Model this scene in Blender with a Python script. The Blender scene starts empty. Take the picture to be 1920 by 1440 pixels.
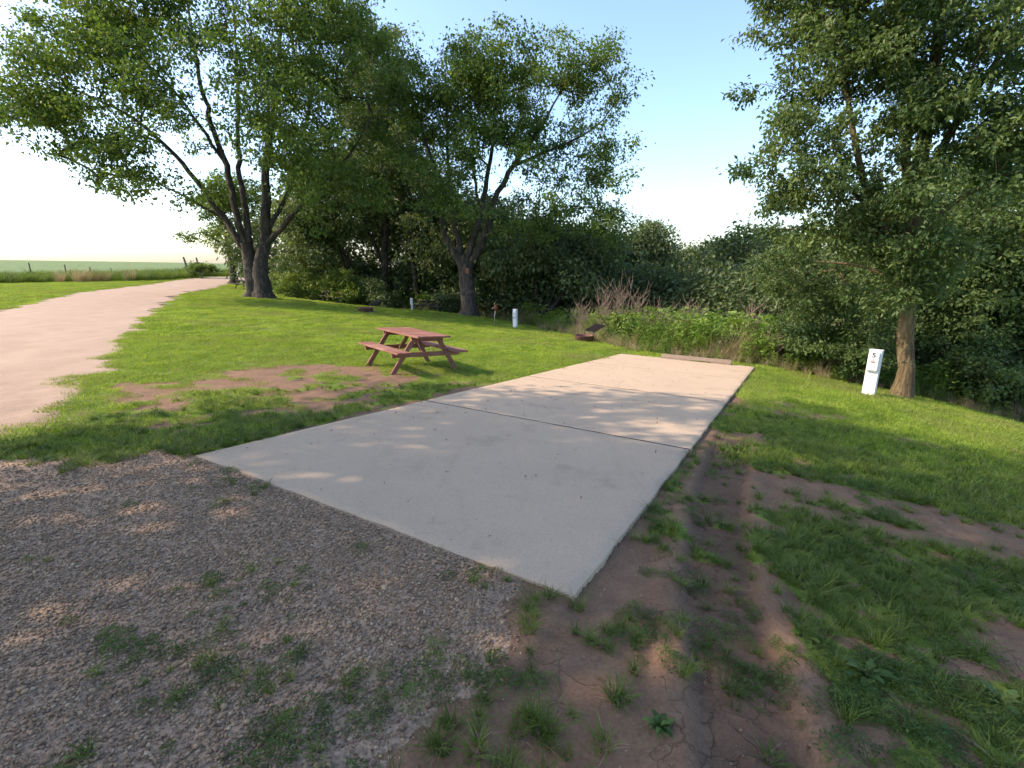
import bpy, bmesh, math
import numpy as np
from mathutils import Vector, Matrix

R = math.radians
rng = np.random.default_rng(11)
scene = bpy.context.scene
COL = scene.collection

# ---------------------------------------------------------------- camera, sky, sun, exposure
F_PX, PITCH, CAM_H = 900.0, math.atan(229 / 900), 1.67
cam_data = bpy.data.cameras.new('camera')
cam_data.sensor_width = 36.0
cam_data.lens = 36.0 * F_PX / 1920
cam_data.clip_start, cam_data.clip_end = 0.05, 3000
cam = bpy.data.objects.new('camera', cam_data)
COL.objects.link(cam)
cam.location = (0, 0, CAM_H)
cam.rotation_euler = (math.pi / 2 - PITCH, 0, 0)
scene.camera = cam

SUN_AZ, SUN_EL = R(180 + 0), R(39)          # where the sun stands: straight to the left
world = bpy.data.worlds.new('World')
scene.world = world
world.use_nodes = True
wn = world.node_tree
sky = wn.nodes.new('ShaderNodeTexSky')
sky.sky_type = 'NISHITA'
sky.sun_disc = False
sky.sun_elevation = SUN_EL
sky.sun_rotation = math.pi / 2 - SUN_AZ
sky.altitude = 0
sky.air_density = 1.0
sky.dust_density = 1.7
sky.ozone_density = 2.5
bg = wn.nodes['Background']
bg.inputs['Strength'].default_value = 0.15
wn.links.new(sky.outputs[0], bg.inputs[0])

sun_data = bpy.data.lights.new('sun', 'SUN')
sun_data.energy = 2.8
sun_data.angle = R(0.55)
sun_data.color = (1.0, 0.81, 0.62)
sun = bpy.data.objects.new('sun', sun_data)
COL.objects.link(sun)
to_sun = Vector((math.cos(SUN_AZ) * math.cos(SUN_EL), math.sin(SUN_AZ) * math.cos(SUN_EL), math.sin(SUN_EL)))
sun.rotation_euler = to_sun.to_track_quat('Z', 'Y').to_euler()
sun.location = to_sun * 60

scene.view_settings.view_transform = 'Standard'
scene.view_settings.look = 'None'
scene.view_settings.exposure = 1.38
scene.view_settings.gamma = 1
scene.view_settings.use_curve_mapping = False
scene.render.engine = 'CYCLES'
scene.cycles.max_bounces = 5
scene.cycles.use_adaptive_sampling = True
scene.cycles.adaptive_threshold = 0.02
scene.cycles.diffuse_bounces = 3
scene.cycles.transmission_bounces = 4
scene.cycles.transparent_max_bounces = 4

# ---------------------------------------------------------------- small maths
_c, _s = math.cos(PITCH), math.sin(PITCH)


def at(u, v, d):
    """a point of the place seen at photo pixel u, v at depth d metres"""
    a, b = (u - 960) / F_PX, (720 - v) / F_PX
    return np.array([d * a, d * (_c + _s * b), CAM_H + d * (-_s + _c * b)])


def hash2(ix, iy, seed):
    n = (ix.astype(np.int64) * 374761393 + iy.astype(np.int64) * 668265263 + seed * 144269504) & 0xffffffff
    n = ((n ^ (n >> 13)) * 1274126177) & 0xffffffff
    return ((n ^ (n >> 16)) & 0xffffff) / float(0xffffff)


def vnoise(x, y, seed=0):
    x, y = np.asarray(x, float), np.asarray(y, float)
    ix, iy = np.floor(x), np.floor(y)
    fx, fy = x - ix, y - iy
    fx, fy = fx * fx * (3 - 2 * fx), fy * fy * (3 - 2 * fy)
    a, b = hash2(ix, iy, seed), hash2(ix + 1, iy, seed)
    c, d = hash2(ix, iy + 1, seed), hash2(ix + 1, iy + 1, seed)
    return (a * (1 - fx) + b * fx) * (1 - fy) + (c * (1 - fx) + d * fx) * fy


def fbm(x, y, f=1.0, octs=3, seed=0):
    t, a, w = 0, 1.0, 0
    for i in range(octs):
        t = t + a * vnoise(np.asarray(x) * f + 17.3 * i, np.asarray(y) * f - 9.1 * i, seed + i)
        w += a
        a *= .5
        f *= 2.03
    return t / w


def sstep(a, b, x):
    t = np.clip((np.asarray(x, float) - a) / (b - a), 0, 1)
    return t * t * (3 - 2 * t)


def seg_dist(x, y, pts):
    """distance to a polyline and the side (left positive)"""
    best = np.full(np.shape(x), 1e9)
    side = np.zeros(np.shape(x))
    for (x0, y0), (x1, y1) in zip(pts[:-1], pts[1:]):
        dx, dy = x1 - x0, y1 - y0
        t = np.clip(((x - x0) * dx + (y - y0) * dy) / (dx * dx + dy * dy), 0, 1)
        ex, ey = x - (x0 + t * dx), y - (y0 + t * dy)
        d = np.hypot(ex, ey)
        cr = dx * (y - y0) - dy * (x - x0)
        m = d < best
        side = np.where(m, np.sign(cr), side)
        best = np.where(m, d, best)
    return best, side


# ---------------------------------------------------------------- the lie of the land
PAD_O = np.array([0.32, 2.13])
PAD_D = np.array([0.5096, 0.8604])
PAD_C = np.array([-0.8604, 0.5096])
PAD_L, PAD_W, PAD_SLOPE = 12.09, 3.66, 0.0865

CP = np.array([
    (0, 0, 0), (-2, 1, 0), (-4, 2, -.03), (-9, 2, 0), (-7, -6, .1), (3, -2, 0), (2.6, 2, -.12), (4.5, 4, -.5), (5, 1, -.3), (8, 4, -.85), (9, 0, -.8),
    (-5.3, 5.0, -.1), (-7, 7.7, -.13), (-11.9, 15.5, -.15), (-19.5, 29, -.17), (-32, 56, -.15), (-18, 17, -.13), (-27.5, 35, -.12), (-13, 9, -.08),
    (-2.1, 9.8, -.49), (-4.5, 7.5, -.28), (-6, 12, -.35), (-4, 18, -.8), (-9, 20, -.5),
    (7.78, 10.1, -1.17), (8.9, 10.6, -1.3), (11.2, 10, -1.75), (7.6, 13.8, -1.4), (2.85, 18.8, -1.38), (5.5, 16.5, -1.45),
    (0.17, 26, -1.75), (-.92, 24.9, -1.67), (-7.9, 26.1, -1.03), (-6.8, 33.5, -1.56), (-2.9, 32, -1.72), (-15.9, 30.4, -.47),
    (-27.9, 49, -.45), (-24.9, 45.9, -.6), (-15.8, 36.5, -1.02), (-9.5, 33.3, -1.42),
    (-45, 38, 0.02), (-40, 55, .05), (-70, 60, .45), (-150, 150, 2.0), (-60, 150, .35), (-120, 60, 1.9), (-300, 300, -9), (-100, 300, -9), (-250, 80, .5), (-600, 300, -10), (-30, 110, .0),
    (15, 25, -4.2), (10, 20, -2.1), (5, 32, -3.2), (20, 12, -4.2), (16, 8, -3.3), (25, 40, -6), (0, 45, -4), (40, 20, -6), (-10, 45, -2.6),
    (100, 100, -6), (0, 150, -5), (100, 0, -6), (0, -40, .4), (-60, 0, .2), (40, -40, -3), (300, 300, -8), (300, -300, -8), (-300, -300, 1), (-600, 900, -30), (0, 900, -30)], float)
_MQ = 4.0


def _solve():
    d = np.sqrt((CP[:, None, 0] - CP[None, :, 0]) ** 2 + (CP[:, None, 1] - CP[None, :, 1]) ** 2 + _MQ ** 2)
    n = len(CP)
    A = np.zeros((n + 3, n + 3))
    A[:n, :n] = d - np.eye(n) * 0.6
    A[:n, n] = A[n, :n] = 1
    A[:n, n + 1] = A[n + 1, :n] = CP[:, 0]
    A[:n, n + 2] = A[n + 2, :n] = CP[:, 1]
    return np.linalg.solve(A, np.append(CP[:, 2], [0, 0, 0]))


_W = _solve()


def pad_st(x, y):
    return (x - PAD_O[0]) * PAD_D[0] + (y - PAD_O[1]) * PAD_D[1], (x - PAD_O[0]) * PAD_C[0] + (y - PAD_O[1]) * PAD_C[1]


def pad_z(x, y):
    return -PAD_SLOPE * pad_st(x, y)[0]


def pad_out(x, y):
    """metres outside the concrete pad (negative inside)"""
    s, t = pad_st(x, y)
    dx = np.maximum(-s, s - PAD_L)
    dy = np.maximum(-t, t - PAD_W)
    return np.where((dx < 0) & (dy < 0), np.maximum(dx, dy), np.hypot(np.maximum(dx, 0), np.maximum(dy, 0)))


def land(x, y):
    x, y = np.asarray(x, float), np.asarray(y, float)
    n = len(CP)
    z = _W[n] + _W[n + 1] * x + _W[n + 2] * y
    for i in range(n):
        z = z + _W[i] * np.sqrt((x - CP[i, 0]) ** 2 + (y - CP[i, 1]) ** 2 + _MQ ** 2)
    s, t = pad_st(x, y)
    po = pad_out(x, y)
    sunk = np.where(t < 0, .045, .02)
    k = sstep(0, 1.6, po)
    zp = -PAD_SLOPE * np.clip(s, -.6, PAD_L + .6) - sunk
    return zp * (1 - k) + z * k


ROAD = [(-2.5, -5.5), (-5, -.8), (-7.6, 3.8), (-9.3, 6.6), (-14.1, 14.2), (-21.7, 27.7), (-26.3, 37.5), (-31, 49), (-33, 58), (-28, 66), (-18, 70), (10, 75)]
ROAD_W = 2.55


def road_sd(x, y):
    """positive on the gravel"""
    d, _ = seg_dist(x, y, ROAD)
    sd = ROAD_W - d
    # the apron between the road and the pad
    ap = np.minimum(np.minimum(-1.0 + .42 * y - x, 4.2 - y), 3.5 + y)
    ap = np.minimum(ap, 7.5 + x)
    sd = np.maximum(sd, np.minimum(ap, 1.5))
    return sd + (fbm(x, y, 1.1, 4, 5) - .5) * 1.0 + (fbm(x, y, 5, 2, 9) - .5) * .3


TRACK = [(4.2, 8.2), (2.75, 5.6), (1.75, 3.7), (1.15, 2.3), (.78, 1.0), (.6, -.5)]


def cover(x, y):
    """how much of the ground grass covers, 0 to 1"""
    x, y = np.asarray(x, float), np.asarray(y, float)
    n = .5 + (fbm(x, y, 1.3, 3, 21) - .5) * 1.0 + (fbm(x, y, 4.2, 2, 22) - .5) * .7 + (fbm(x, y, 11, 2, 23) - .5) * .5
    c = np.full(np.shape(x), 1.25)
    # worn patch left of the pad
    e = ((x + 3.2) / 3.0) ** 2 + ((y - 7.2) / 2.5) ** 2
    c = c - .70 * sstep(1.7, .3, e)
    e = ((x + 4.0) / 4) ** 2 + ((y - 9.5) / 2.5) ** 2
    c = c - .22 * sstep(1.3, .2, e)
    # strip along the pad
    po = pad_out(x, y)
    c = c - .5 * sstep(.35, .0, po)
    # right of the pad: streaks of bare soil across the slope
    a = .88 * x - .47 * y
    b = .47 * x + .88 * y
    st = fbm(a * .55, b * 1.9, 1.0, 4, 33)
    near = sstep(9.5, 4.5, np.hypot(x - 2, y)) * sstep(.4, 1.6, x + y * 0)
    n = n + near * ((fbm(x, y, 7, 2, 24) - .5) * 2.0 + (fbm(a * 1.2, b * 2.6, 1, 2, 25) - .5) * .5)
    c = c - near * (.95 * sstep(.47, .34, st) + .22)
    e = ((x - 4.6) / 1.5) ** 2 + ((y - 7.6) / .75) ** 2
    c = c - .7 * sstep(1.2, .3, e)
    # soil at the foot of the pad
    e = ((x + .1) / 1.5) ** 2 + ((y - 1.2) / 1.8) ** 2
    c = c - 1.0 * sstep(1.3, .5, e)
    d, _ = seg_dist(x, y, TRACK)
    c = c - 1.0 * sstep(.45, .1, d) * sstep(6.5, 4.0, y)
    c = c - 1.1 * sstep(.1, .75, road_sd(x, y))
    return np.clip((c - n) * 2.6 + .44, 0, 1) * (po > 0)


def detail(x, y):
    """ruts, clods and small unevenness"""
    d, sd = seg_dist(x, y, TRACK)
    z = (fbm(x, y, 2.3, 3, 50) - .5) * .035 + (fbm(x, y, 9, 3, 51) - .5) * .022
    fade = sstep(7.5, 4.5, y)
    rut = sstep(.24, .16, d) * fade
    lug = np.sin((x * .45 + y * .9) * 2 * math.pi / .085 + sd * d * 18)
    z = z - rut * (.04 + .011 * lug * (fbm(x, y, 3, 2, 53) > .35)) + sstep(.12, .03, np.abs(d - .27)) * .04 * fade * fbm(x, y, 6, 2, 54)
    # clods lower left of the pad foot
    e = np.exp(-(((x + .25) / .5) ** 2 + ((y - 1.05) / .3) ** 2))
    z = z + e * (fbm(x * .8, y * 2.4, 5, 3, 55) - .4) * .09
    return z * sstep(0, .25, pad_out(x, y)) * sstep(40, 10, np.hypot(x, y))


def ground_z(x, y):
    return land(x, y) + detail(x, y)


# ---------------------------------------------------------------- mesh helpers
def link(o, parent=None):
    COL.objects.link(o)
    if parent is not None:
        o.parent = parent
    return o


def tag(o, label=None, cat=None, group=None, kind=None):
    for k, v in (('label', label), ('category', cat), ('group', group), ('kind', kind)):
        if v:
            o[k] = v
    return o


def np_mesh(name, verts, tris=None, quads=None, smooth=False, mats=(), fattr=None, mat_index=None):
    verts = np.asarray(verts, np.float32).reshape(-1, 3)
    me = bpy.data.meshes.new(name)
    me.vertices.add(len(verts))
    me.vertices.foreach_set('co', verts.ravel())
    loops, starts, tot = [], [], 0
    for arr, k in ((tris, 3), (quads, 4)):
        if arr is not None and len(arr):
            arr = np.asarray(arr, np.int32).reshape(-1, k)
            loops.append(arr.ravel())
            starts.append(tot + np.arange(len(arr), dtype=np.int32) * k)
            tot += arr.size
    loops, starts = np.concatenate(loops), np.concatenate(starts)
    me.loops.add(len(loops))
    me.loops.foreach_set('vertex_index', loops)
    me.polygons.add(len(starts))
    me.polygons.foreach_set('loop_start', starts)
    if mat_index is not None:
        me.polygons.foreach_set('material_index', np.asarray(mat_index, np.int32))
    me.polygons.foreach_set('use_smooth', np.full(len(starts), smooth, bool))
    for m in mats:
        me.materials.append(m)
    for k, v in (fattr or {}).items():
        a = me.attributes.new(k, 'FLOAT', 'POINT')
        a.data.foreach_set('value', np.asarray(v, np.float32).ravel())
    me.update(calc_edges=True)
    return me


class MB:
    """collects boxes, bars, lathes and tubes into one mesh"""

    def __init__(self):
        self.v, self.f = [], []

    def add(self, vs, fs):
        n = len(self.v)
        self.v += [tuple(map(float, p)) for p in vs]
        self.f += [tuple(i + n for i in f) for f in fs]
        return self

    def box(self, c, size, rot=None, bevel=.004):
        bm = bmesh.new()
        bmesh.ops.create_cube(bm, size=1)
        bmesh.ops.scale(bm, vec=size, verts=bm.verts)
        if bevel:
            bmesh.ops.bevel(bm, geom=bm.edges[:], offset=min(bevel, min(size) * .3), segments=1, affect='EDGES')
        m = Matrix.Translation(c) @ (rot.to_4x4() if rot else Matrix.Identity(4))
        bm.transform(m)
        bm.verts.index_update()
        self.add([v.co for v in bm.verts], [[v.index for v in f.verts] for f in bm.faces])
        bm.free()
        return self

    def bar(self, p, q, w, h, up=(0, 0, 1), bevel=.004):
        p, q = Vector(p), Vector(q)
        x = (q - p)
        L = x.length
        x.normalize()
        y = Vector(up).cross(x).normalized()
        z = x.cross(y)
        return self.box((p + q) / 2, (L, w, h), Matrix((x, y, z)).transposed(), bevel)

    def tube(self, pts, rad, n=8, cap=True):
        pts = [Vector(p) for p in pts]
        rad = rad if hasattr(rad, '__len__') else [rad] * len(pts)
        vs, fs = [], []
        ref = Vector((.3, .9, .2))
        for i, p in enumerate(pts):
            t = (pts[min(i + 1, len(pts) - 1)] - pts[max(i - 1, 0)]).normalized()
            a = ref - t * ref.dot(t)
            if a.length < 1e-3:
                a = Vector((1, 0, 0)) - t * t.x
            a.normalize()
            ref = a
            b = t.cross(a)
            for k in range(n):
                g = 2 * math.pi * k / n
                vs.append(p + (a * math.cos(g) + b * math.sin(g)) * rad[i])
        for i in range(len(pts) - 1):
            for k in range(n):
                fs.append((i * n + k, i * n + (k + 1) % n, (i + 1) * n + (k + 1) % n, (i + 1) * n + k))
        if cap:
            fs.append(tuple(range(n))[::-1])
            fs.append(tuple((len(pts) - 1) * n + k for k in range(n)))
        return self.add(vs, fs)

    def lathe(self, prof, n=32, c=(0, 0, 0), close=True):
        vs, fs, m = [], [], len(prof)
        for k in range(n):
            g = 2 * math.pi * k / n
            for r, z in prof:
                vs.append((c[0] + r * math.cos(g), c[1] + r * math.sin(g), c[2] + z))
        for k in range(n):
            for i in range(m if close else m - 1):
                j = (i + 1) % m
                fs.append((k * m + i, ((k + 1) % n) * m + i, ((k + 1) % n) * m + j, k * m + j))
        return self.add(vs, fs)

    def build(self, name, mat, parent=None, smooth=False):
        me = bpy.data.meshes.new(name)
        me.from_pydata(self.v, [], self.f)
        me.materials.append(mat)
        if smooth:
            me.polygons.foreach_set('use_smooth', [True] * len(me.polygons))
        me.update()
        return link(bpy.data.objects.new(name, me), parent)


def empty(name, loc=(0, 0, 0), rz=0.0):
    o = bpy.data.objects.new(name, None)
    o.empty_display_size = .2
    o.location = loc
    o.rotation_euler = (0, 0, rz)
    return link(o)


def copy_tree(o, parent=None):
    c = o.copy()
    COL.objects.link(c)
    c.parent = parent
    for ch in o.children:
        copy_tree(ch, c)
    return c


# ---------------------------------------------------------------- materials
class NT:
    def __init__(self, name):
        self.m = bpy.data.materials.new(name)
        self.m.use_nodes = True
        self.t = self.m.node_tree
        self.b = self.t.nodes['Principled BSDF']
        self.out = self.t.nodes['Material Output']
        self.b.inputs['Specular IOR Level'].default_value = .25
        self.b.inputs['Roughness'].default_value = .85

    def n(self, kind, **kw):
        nd = self.t.nodes.new(kind)
        for k, v in kw.items():
            if k.startswith('i_'):
                nd.inputs[k[2:].replace('_', ' ')].default_value = v
            else:
                setattr(nd, k, v)
        return nd

    def l(self, a, b):
        self.t.links.new(a, b)

    def pos(self, local=False):
        return self.n('ShaderNodeTexCoord').outputs['Object'] if local else self.n('ShaderNodeNewGeometry').outputs['Position']

    def noise(self, scale, detail=4, rough=.55, vec=None, stretch=None):
        nd = self.n('ShaderNodeTexNoise', i_Scale=scale, i_Detail=detail, i_Roughness=rough)
        v = vec if vec is not None else self.pos()
        if stretch:
            mp = self.n('ShaderNodeMapping')
            mp.inputs['Scale'].default_value = stretch
            self.l(v, mp.inputs[0])
            v = mp.outputs[0]
        self.l(v, nd.inputs['Vector'])
        return nd.outputs['Fac']

    def ramp(self, fac, stops):
        nd = self.n('ShaderNodeValToRGB')
        cr = nd.color_ramp
        while len(cr.elements) < len(stops):
            cr.elements.new(.5)
        for e, (p, c) in zip(cr.elements, stops):
            e.position = p
            e.color = (*c, 1) if hasattr(c, '__len__') else (c, c, c, 1)
        self.l(fac, nd.inputs[0])
        return nd.outputs[0]

    def mix(self, fac, a, b, mode='MIX'):
        nd = self.n('ShaderNodeMix', data_type='RGBA', blend_type=mode)
        for s, v in ((0, fac), (6, a), (7, b)):
            if isinstance(v, (int, float)):
                nd.inputs[s].default_value = v
            elif isinstance(v, tuple):
                nd.inputs[s].default_value = (*v, 1)
            else:
                self.l(v, nd.inputs[s])
        return nd.outputs[2]

    def attr(self, name):
        return self.n('ShaderNodeAttribute', attribute_name=name).outputs['Fac']

    def math(self, op, a, b=0.0, clamp=False):
        nd = self.n('ShaderNodeMath', operation=op, use_clamp=clamp)
        for i, v in enumerate((a, b)):
            if isinstance(v, (int, float)):
                nd.inputs[i].default_value = v
            else:
                self.l(v, nd.inputs[i])
        return nd.outputs[0]

    def bump(self, h, strength=.5, dist=.01, prev=None):
        nd = self.n('ShaderNodeBump', i_Strength=strength, i_Distance=dist)
        self.l(h, nd.inputs['Height'])
        if prev is not None:
            self.l(prev, nd.inputs['Normal'])
        return nd.outputs[0]

    def done(self, color=None, normal=None, rough=None):
        if color is not None:
            if isinstance(color, tuple):
                self.b.inputs['Base Color'].default_value = (*color, 1)
            else:
                self.l(color, self.b.inputs['Base Color'])
        if normal is not None:
            self.l(normal, self.b.inputs['Normal'])
        if rough is not None:
            self.b.inputs['Roughness'].default_value = rough
        return self.m


def mat_leaf(name, dark, light, trans, tfac=.38, attr=True, rough=.5, spec=.3, patchy=None):
    t = NT(name)
    if attr:
        f = t.attr('tint')
    else:
        f = t.n('ShaderNodeObjectInfo').outputs['Random']
    f2 = t.math('ADD', f, t.math('MULTIPLY', t.math('SUBTRACT', t.noise(.9, 2), .5), .5), True)
    col = t.ramp(f2, [(0, dark), (1, light)])
    if patchy:
        col = t.mix(t.ramp(t.noise(.42, 4, .6), [(.46, 0.0), (.68, .75)]), col, patchy)
        col = t.mix(t.ramp(t.noise(2.3, 3, .6), [(.52, 0.0), (.72, .5)]), col, patchy)
    t.l(col, t.b.inputs['Base Color'])
    t.b.inputs['Roughness'].default_value = rough
    t.b.inputs['Specular IOR Level'].default_value = spec
    tr = t.n('ShaderNodeBsdfTranslucent')
    tc = t.mix(1.0, col, trans, 'MULTIPLY')
    t.l(tc, tr.inputs[0])
    mx = t.n('ShaderNodeMixShader')
    mx.inputs[0].default_value = tfac
    t.l(t.b.outputs[0], mx.inputs[1])
    t.l(tr.outputs[0], mx.inputs[2])
    t.l(mx.outputs[0], t.out.inputs[0])
    return t.m


def mat_bark(name, dark, light, sc=1.0):
    t = NT(name)
    n1 = t.noise(8 * sc, 6, .7, stretch=(1, 1, .13))
    n2 = t.noise(1.3, 3)
    c = t.ramp(n1, [(.38, tuple(x * .5 for x in dark)), (.5, dark), (.64, light)])
    c = t.mix(t.math('MULTIPLY', n2, .5), c, tuple(x * .7 for x in light), 'MIX')
    return t.done(c, t.bump(n1, 1.0, .09), .9)


def mat_wood(name, base, grey, rough=.75):
    t = NT(name)
    v = t.pos(True)
    n1 = t.noise(6, 5, .6, v, (1.2, 14, 14))
    n2 = t.noise(2.2, 3, .5, v)
    c = t.ramp(n1, [(.25, tuple(x * .6 for x in base)), (.6, base), (.85, tuple(min(1, x * 1.35) for x in base))])
    c = t.mix(t.ramp(n2, [(.45, 0.0), (.7, .55)]), c, grey)
    return t.done(c, t.bump(n1, .4, .004), rough)


def mat_plain(name, col, rough=.5, var=.12, scale=8, metal=0.0, rust=None):
    t = NT(name)
    v = t.pos(True)
    n = t.noise(scale, 4, .6, v)
    c = t.ramp(n, [(.25, tuple(x * (1 - var) for x in col)), (.75, tuple(min(1, x * (1 + var)) for x in col))])
    if rust:
        c = t.mix(t.ramp(t.noise(scale * .6, 5, .65, v), [(.5, 0.0), (.62, .8)]), c, rust)
    t.b.inputs['Metallic'].default_value = metal
    return t.done(c, t.bump(n, .12, .004), rough)


def mat_ground():
    t = NT('ground_soil_and_turf')
    g, fld, wood = t.attr('grass'), t.attr('field'), t.attr('wood')
    big = t.noise(.5, 4)
    mid = t.noise(5, 5, .65)
    fine = t.noise(60, 4, .7)
    soil = t.ramp(mid, [(.3, (.14, .076, .043)), (.5, (.20, .114, .066)), (.72, (.285, .174, .106))])
    soil = t.mix(.45, soil, t.ramp(fine, [(.3, (.09, .05, .03)), (.7, (.33, .21, .132))]))
    soil = t.mix(t.ramp(big, [(.4, .0), (.65, .45)]), soil, (.12, .08, .055))
    soil = t.mix(t.math('MULTIPLY', t.attr('track'), .75), soil, (.085, .055, .037))
    turf = t.ramp(mid, [(.3, (.10, .16, .018)), (.55, (.16, .22, .03)), (.75, (.21, .22, .05))])
    turf = t.mix(.35, turf, t.ramp(fine, [(.35, (.07, .10, .016)), (.7, (.20, .27, .055))]))
    e = t.math('ADD', g, t.math('MULTIPLY', t.math('SUBTRACT', t.noise(14, 4, .7), .5), .9), True)
    c = t.mix(t.ramp(e, [(.42, 0.0), (.58, 1.0)]), soil, turf)
    crop = t.ramp(t.noise(.8, 5, .6), [(.3, (.09, .14, .045)), (.7, (.15, .21, .07))])
    c = t.mix(fld, c, crop)
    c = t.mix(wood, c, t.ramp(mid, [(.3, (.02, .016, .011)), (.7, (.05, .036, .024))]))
    # mud cracks
    vor = t.n('ShaderNodeTexVoronoi', feature='DISTANCE_TO_EDGE', i_Scale=7.5)
    wob = t.n('ShaderNodeTexNoise', i_Scale=6.0, i_Detail=4)
    t.l(t.pos(), wob.inputs['Vector'])
    va = t.n('ShaderNodeVectorMath', operation='MULTIPLY_ADD')
    t.l(wob.outputs['Color'], va.inputs[0])
    va.inputs[1].default_value = (.16, .16, .16)
    t.l(t.pos(), va.inputs[2])
    t.l(va.outputs[0], vor.inputs['Vector'])
    crack = t.math('SUBTRACT', 1.0, t.math('MULTIPLY', vor.outputs['Distance'], 45.0, True), True)
    crack = t.math('MULTIPLY', crack, t.ramp(t.noise(1.7, 3), [(.48, 0.0), (.6, 1.0)]))
    h = t.math('SUBTRACT', t.math('MULTIPLY', fine, .5), t.math('MULTIPLY', crack, 1.6))
    n = t.bump(h, .7, .012, t.bump(mid, .5, .03))
    return t.done(c, n, .95)


def mat_gravel():
    t = NT('pink_gravel')
    mid = t.noise(2.2, 5, .6)
    fine = t.noise(70, 5, .75)
    along = t.noise(1.1, 4, .6, stretch=(1.6, .35, 1))
    c = t.ramp(mid, [(.3, (.28, .20, .142)), (.7, (.39, .29, .212))])
    c = t.mix(.5, c, t.ramp(fine, [(.28, (.17, .115, .085)), (.5, (.38, .275, .205)), (.72, (.55, .42, .33))]))
    c = t.mix(t.ramp(along, [(.5, 0.0), (.7, .35)]), c, (.47, .35, .27))
    vor = t.n('ShaderNodeTexVoronoi', i_Scale=75.0)
    t.l(t.pos(), vor.inputs['Vector'])
    peb = t.math('SUBTRACT', 1.0, t.math('MULTIPLY', vor.outputs['Distance'], 1.6), True)
    pc = t.ramp(vor.outputs['Color'], [(.2, (.12, .08, .05)), (.5, (.28, .18, .11)), (.85, (.42, .29, .18))])
    near = t.attr('pebbly')
    c = t.mix(t.math('MULTIPLY', near, .6), c, pc)
    h = t.math('ADD', t.math('MULTIPLY', peb, t.math('MULTIPLY', near, .5)), t.math('MULTIPLY', fine, .5))
    return t.done(c, t.bump(h, .45, .010, t.bump(along, .4, .03)), .95)


def mat_concrete(name, base, speck=.3):
    t = NT(name)
    big = t.noise(.55, 5, .6)
    mid = t.noise(3.2, 5, .65)
    fine = t.noise(75, 4, .8)
    c = t.ramp(big, [(.3, tuple(x * .86 for x in base)), (.7, base)])
    c = t.mix(t.ramp(mid, [(.45, 0.0), (.75, .35)]), c, tuple(x * 1.12 for x in base))
    c = t.mix(speck, c, t.ramp(fine, [(.3, tuple(x * .55 for x in base)), (.5, base), (.75, tuple(x * 1.25 for x in base))]))
    st = t.noise(1.4, 6, .7)
    c = t.mix(t.ramp(st, [(.56, 0.0), (.74, .5)]), c, (.24, .175, .125))
    c = t.mix(t.ramp(t.noise(22, 5, .75), [(.60, 0.0), (.72, .5)]), c, tuple(x * .45 for x in base))
    c = t.mix(t.ramp(t.noise(1.6, 4, .7, stretch=(2.2, .5, 1)), [(.55, 0.0), (.75, .3)]), c, tuple(x * .62 for x in base))
    h = t.math('ADD', t.math('MULTIPLY', fine, .5), t.noise(18, 3))
    return t.done(c, t.bump(h, .35, .006), .9)


M = {}
M['ground'] = mat_ground()
M['gravel'] = mat_gravel()
M['concrete'] = mat_concrete('pad_concrete', (.485, .368, .258), .42)
M['stop'] = mat_concrete('wheel_stop_concrete', (.235, .18, .138), .5)
M['bark_maple'] = mat_bark('maple_bark', (.045, .036, .028), (.155, .125, .098))
M['bark_ash'] = mat_bark('ash_bark', (.13, .095, .05), (.27, .20, .11), 2.2)
M['bark_wood'] = mat_bark('woodland_bark', (.03, .025, .02), (.11, .088, .068))
M['leaf_maple'] = mat_leaf('maple_leaves', (.058, .115, .026), (.215, .290, .060), (1.0, 1.0, .45), .48)
M['leaf_ash'] = mat_leaf('ash_leaves', (.050, .100, .034), (.185, .250, .080), (1.0, 1.0, .5), .46)
M['leaf_wood'] = mat_leaf('woodland_leaves', (.065, .102, .042), (.195, .245, .100), (1.0, 1.0, .5), .38)
M['leaf_shrub'] = mat_leaf('shrub_leaves', (.085, .14, .03), (.24, .31, .06), (1.0, 1.0, .4), .35)
M['grass'] = mat_leaf('grass_blades', (.175, .280, .025), (.380, .480, .065), (1.0, 1.0, .4), .48, attr=False, rough=.6, patchy=(.27, .27, .10))
M['coarse'] = mat_leaf('coarse_blades', (.062, .115, .018), (.165, .225, .042), (1.0, 1.0, .4), .42, attr=False, rough=.6)
M['lawn_weed'] = mat_leaf('clover_leaves', (.10, .19, .03), (.22, .32, .06), (1.0, 1.0, .45), .45, attr=False)
M['weed'] = mat_leaf('weed_leaves', (.050, .105, .026), (.140, .205, .05), (1.0, 1.0, .45), .4, attr=False)
M['dry'] = mat_leaf('dry_grass', (.26, .20, .115), (.50, .40, .25), (1.0, .9, .7), .3, attr=False, rough=.8)
M['dead'] = mat_plain('dead_stalk', (.24, .18, .14), .9)
M['dead_leaf'] = mat_plain('dead_leaf', (.20, .11, .06), .9, .4)
M['red_wood'] = mat_wood('red_stained_wood', (.25, .108, .078), (.38, .225, .175))
M['grey_wood'] = mat_wood('weathered_wood', (.11, .085, .07), (.20, .165, .145))
M['post_wood'] = mat_wood('post_wood', (.16, .13, .10), (.30, .26, .21))
M['white'] = mat_plain('white_enamel', (.74, .74, .75), .45, .05)
M['offwhite'] = mat_plain('weathered_white_paint', (.60, .63, .66), .5, .1)
M['dark'] = mat_plain('dark_marking', (.05, .05, .055), .6)
M['rust'] = mat_plain('rusted_steel', (.16, .085, .07), .8, .3, 12, .3, (.22, .11, .07))
M['black_steel'] = mat_plain('sooty_steel', (.035, .028, .026), .7, .3, 12, .3)
M['galv'] = mat_plain('galvanised_pipe', (.36, .35, .32), .5, .15, 14, .4)
M['red_iron'] = mat_plain('red_hydrant_paint', (.30, .055, .035), .6, .2, 14)
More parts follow.
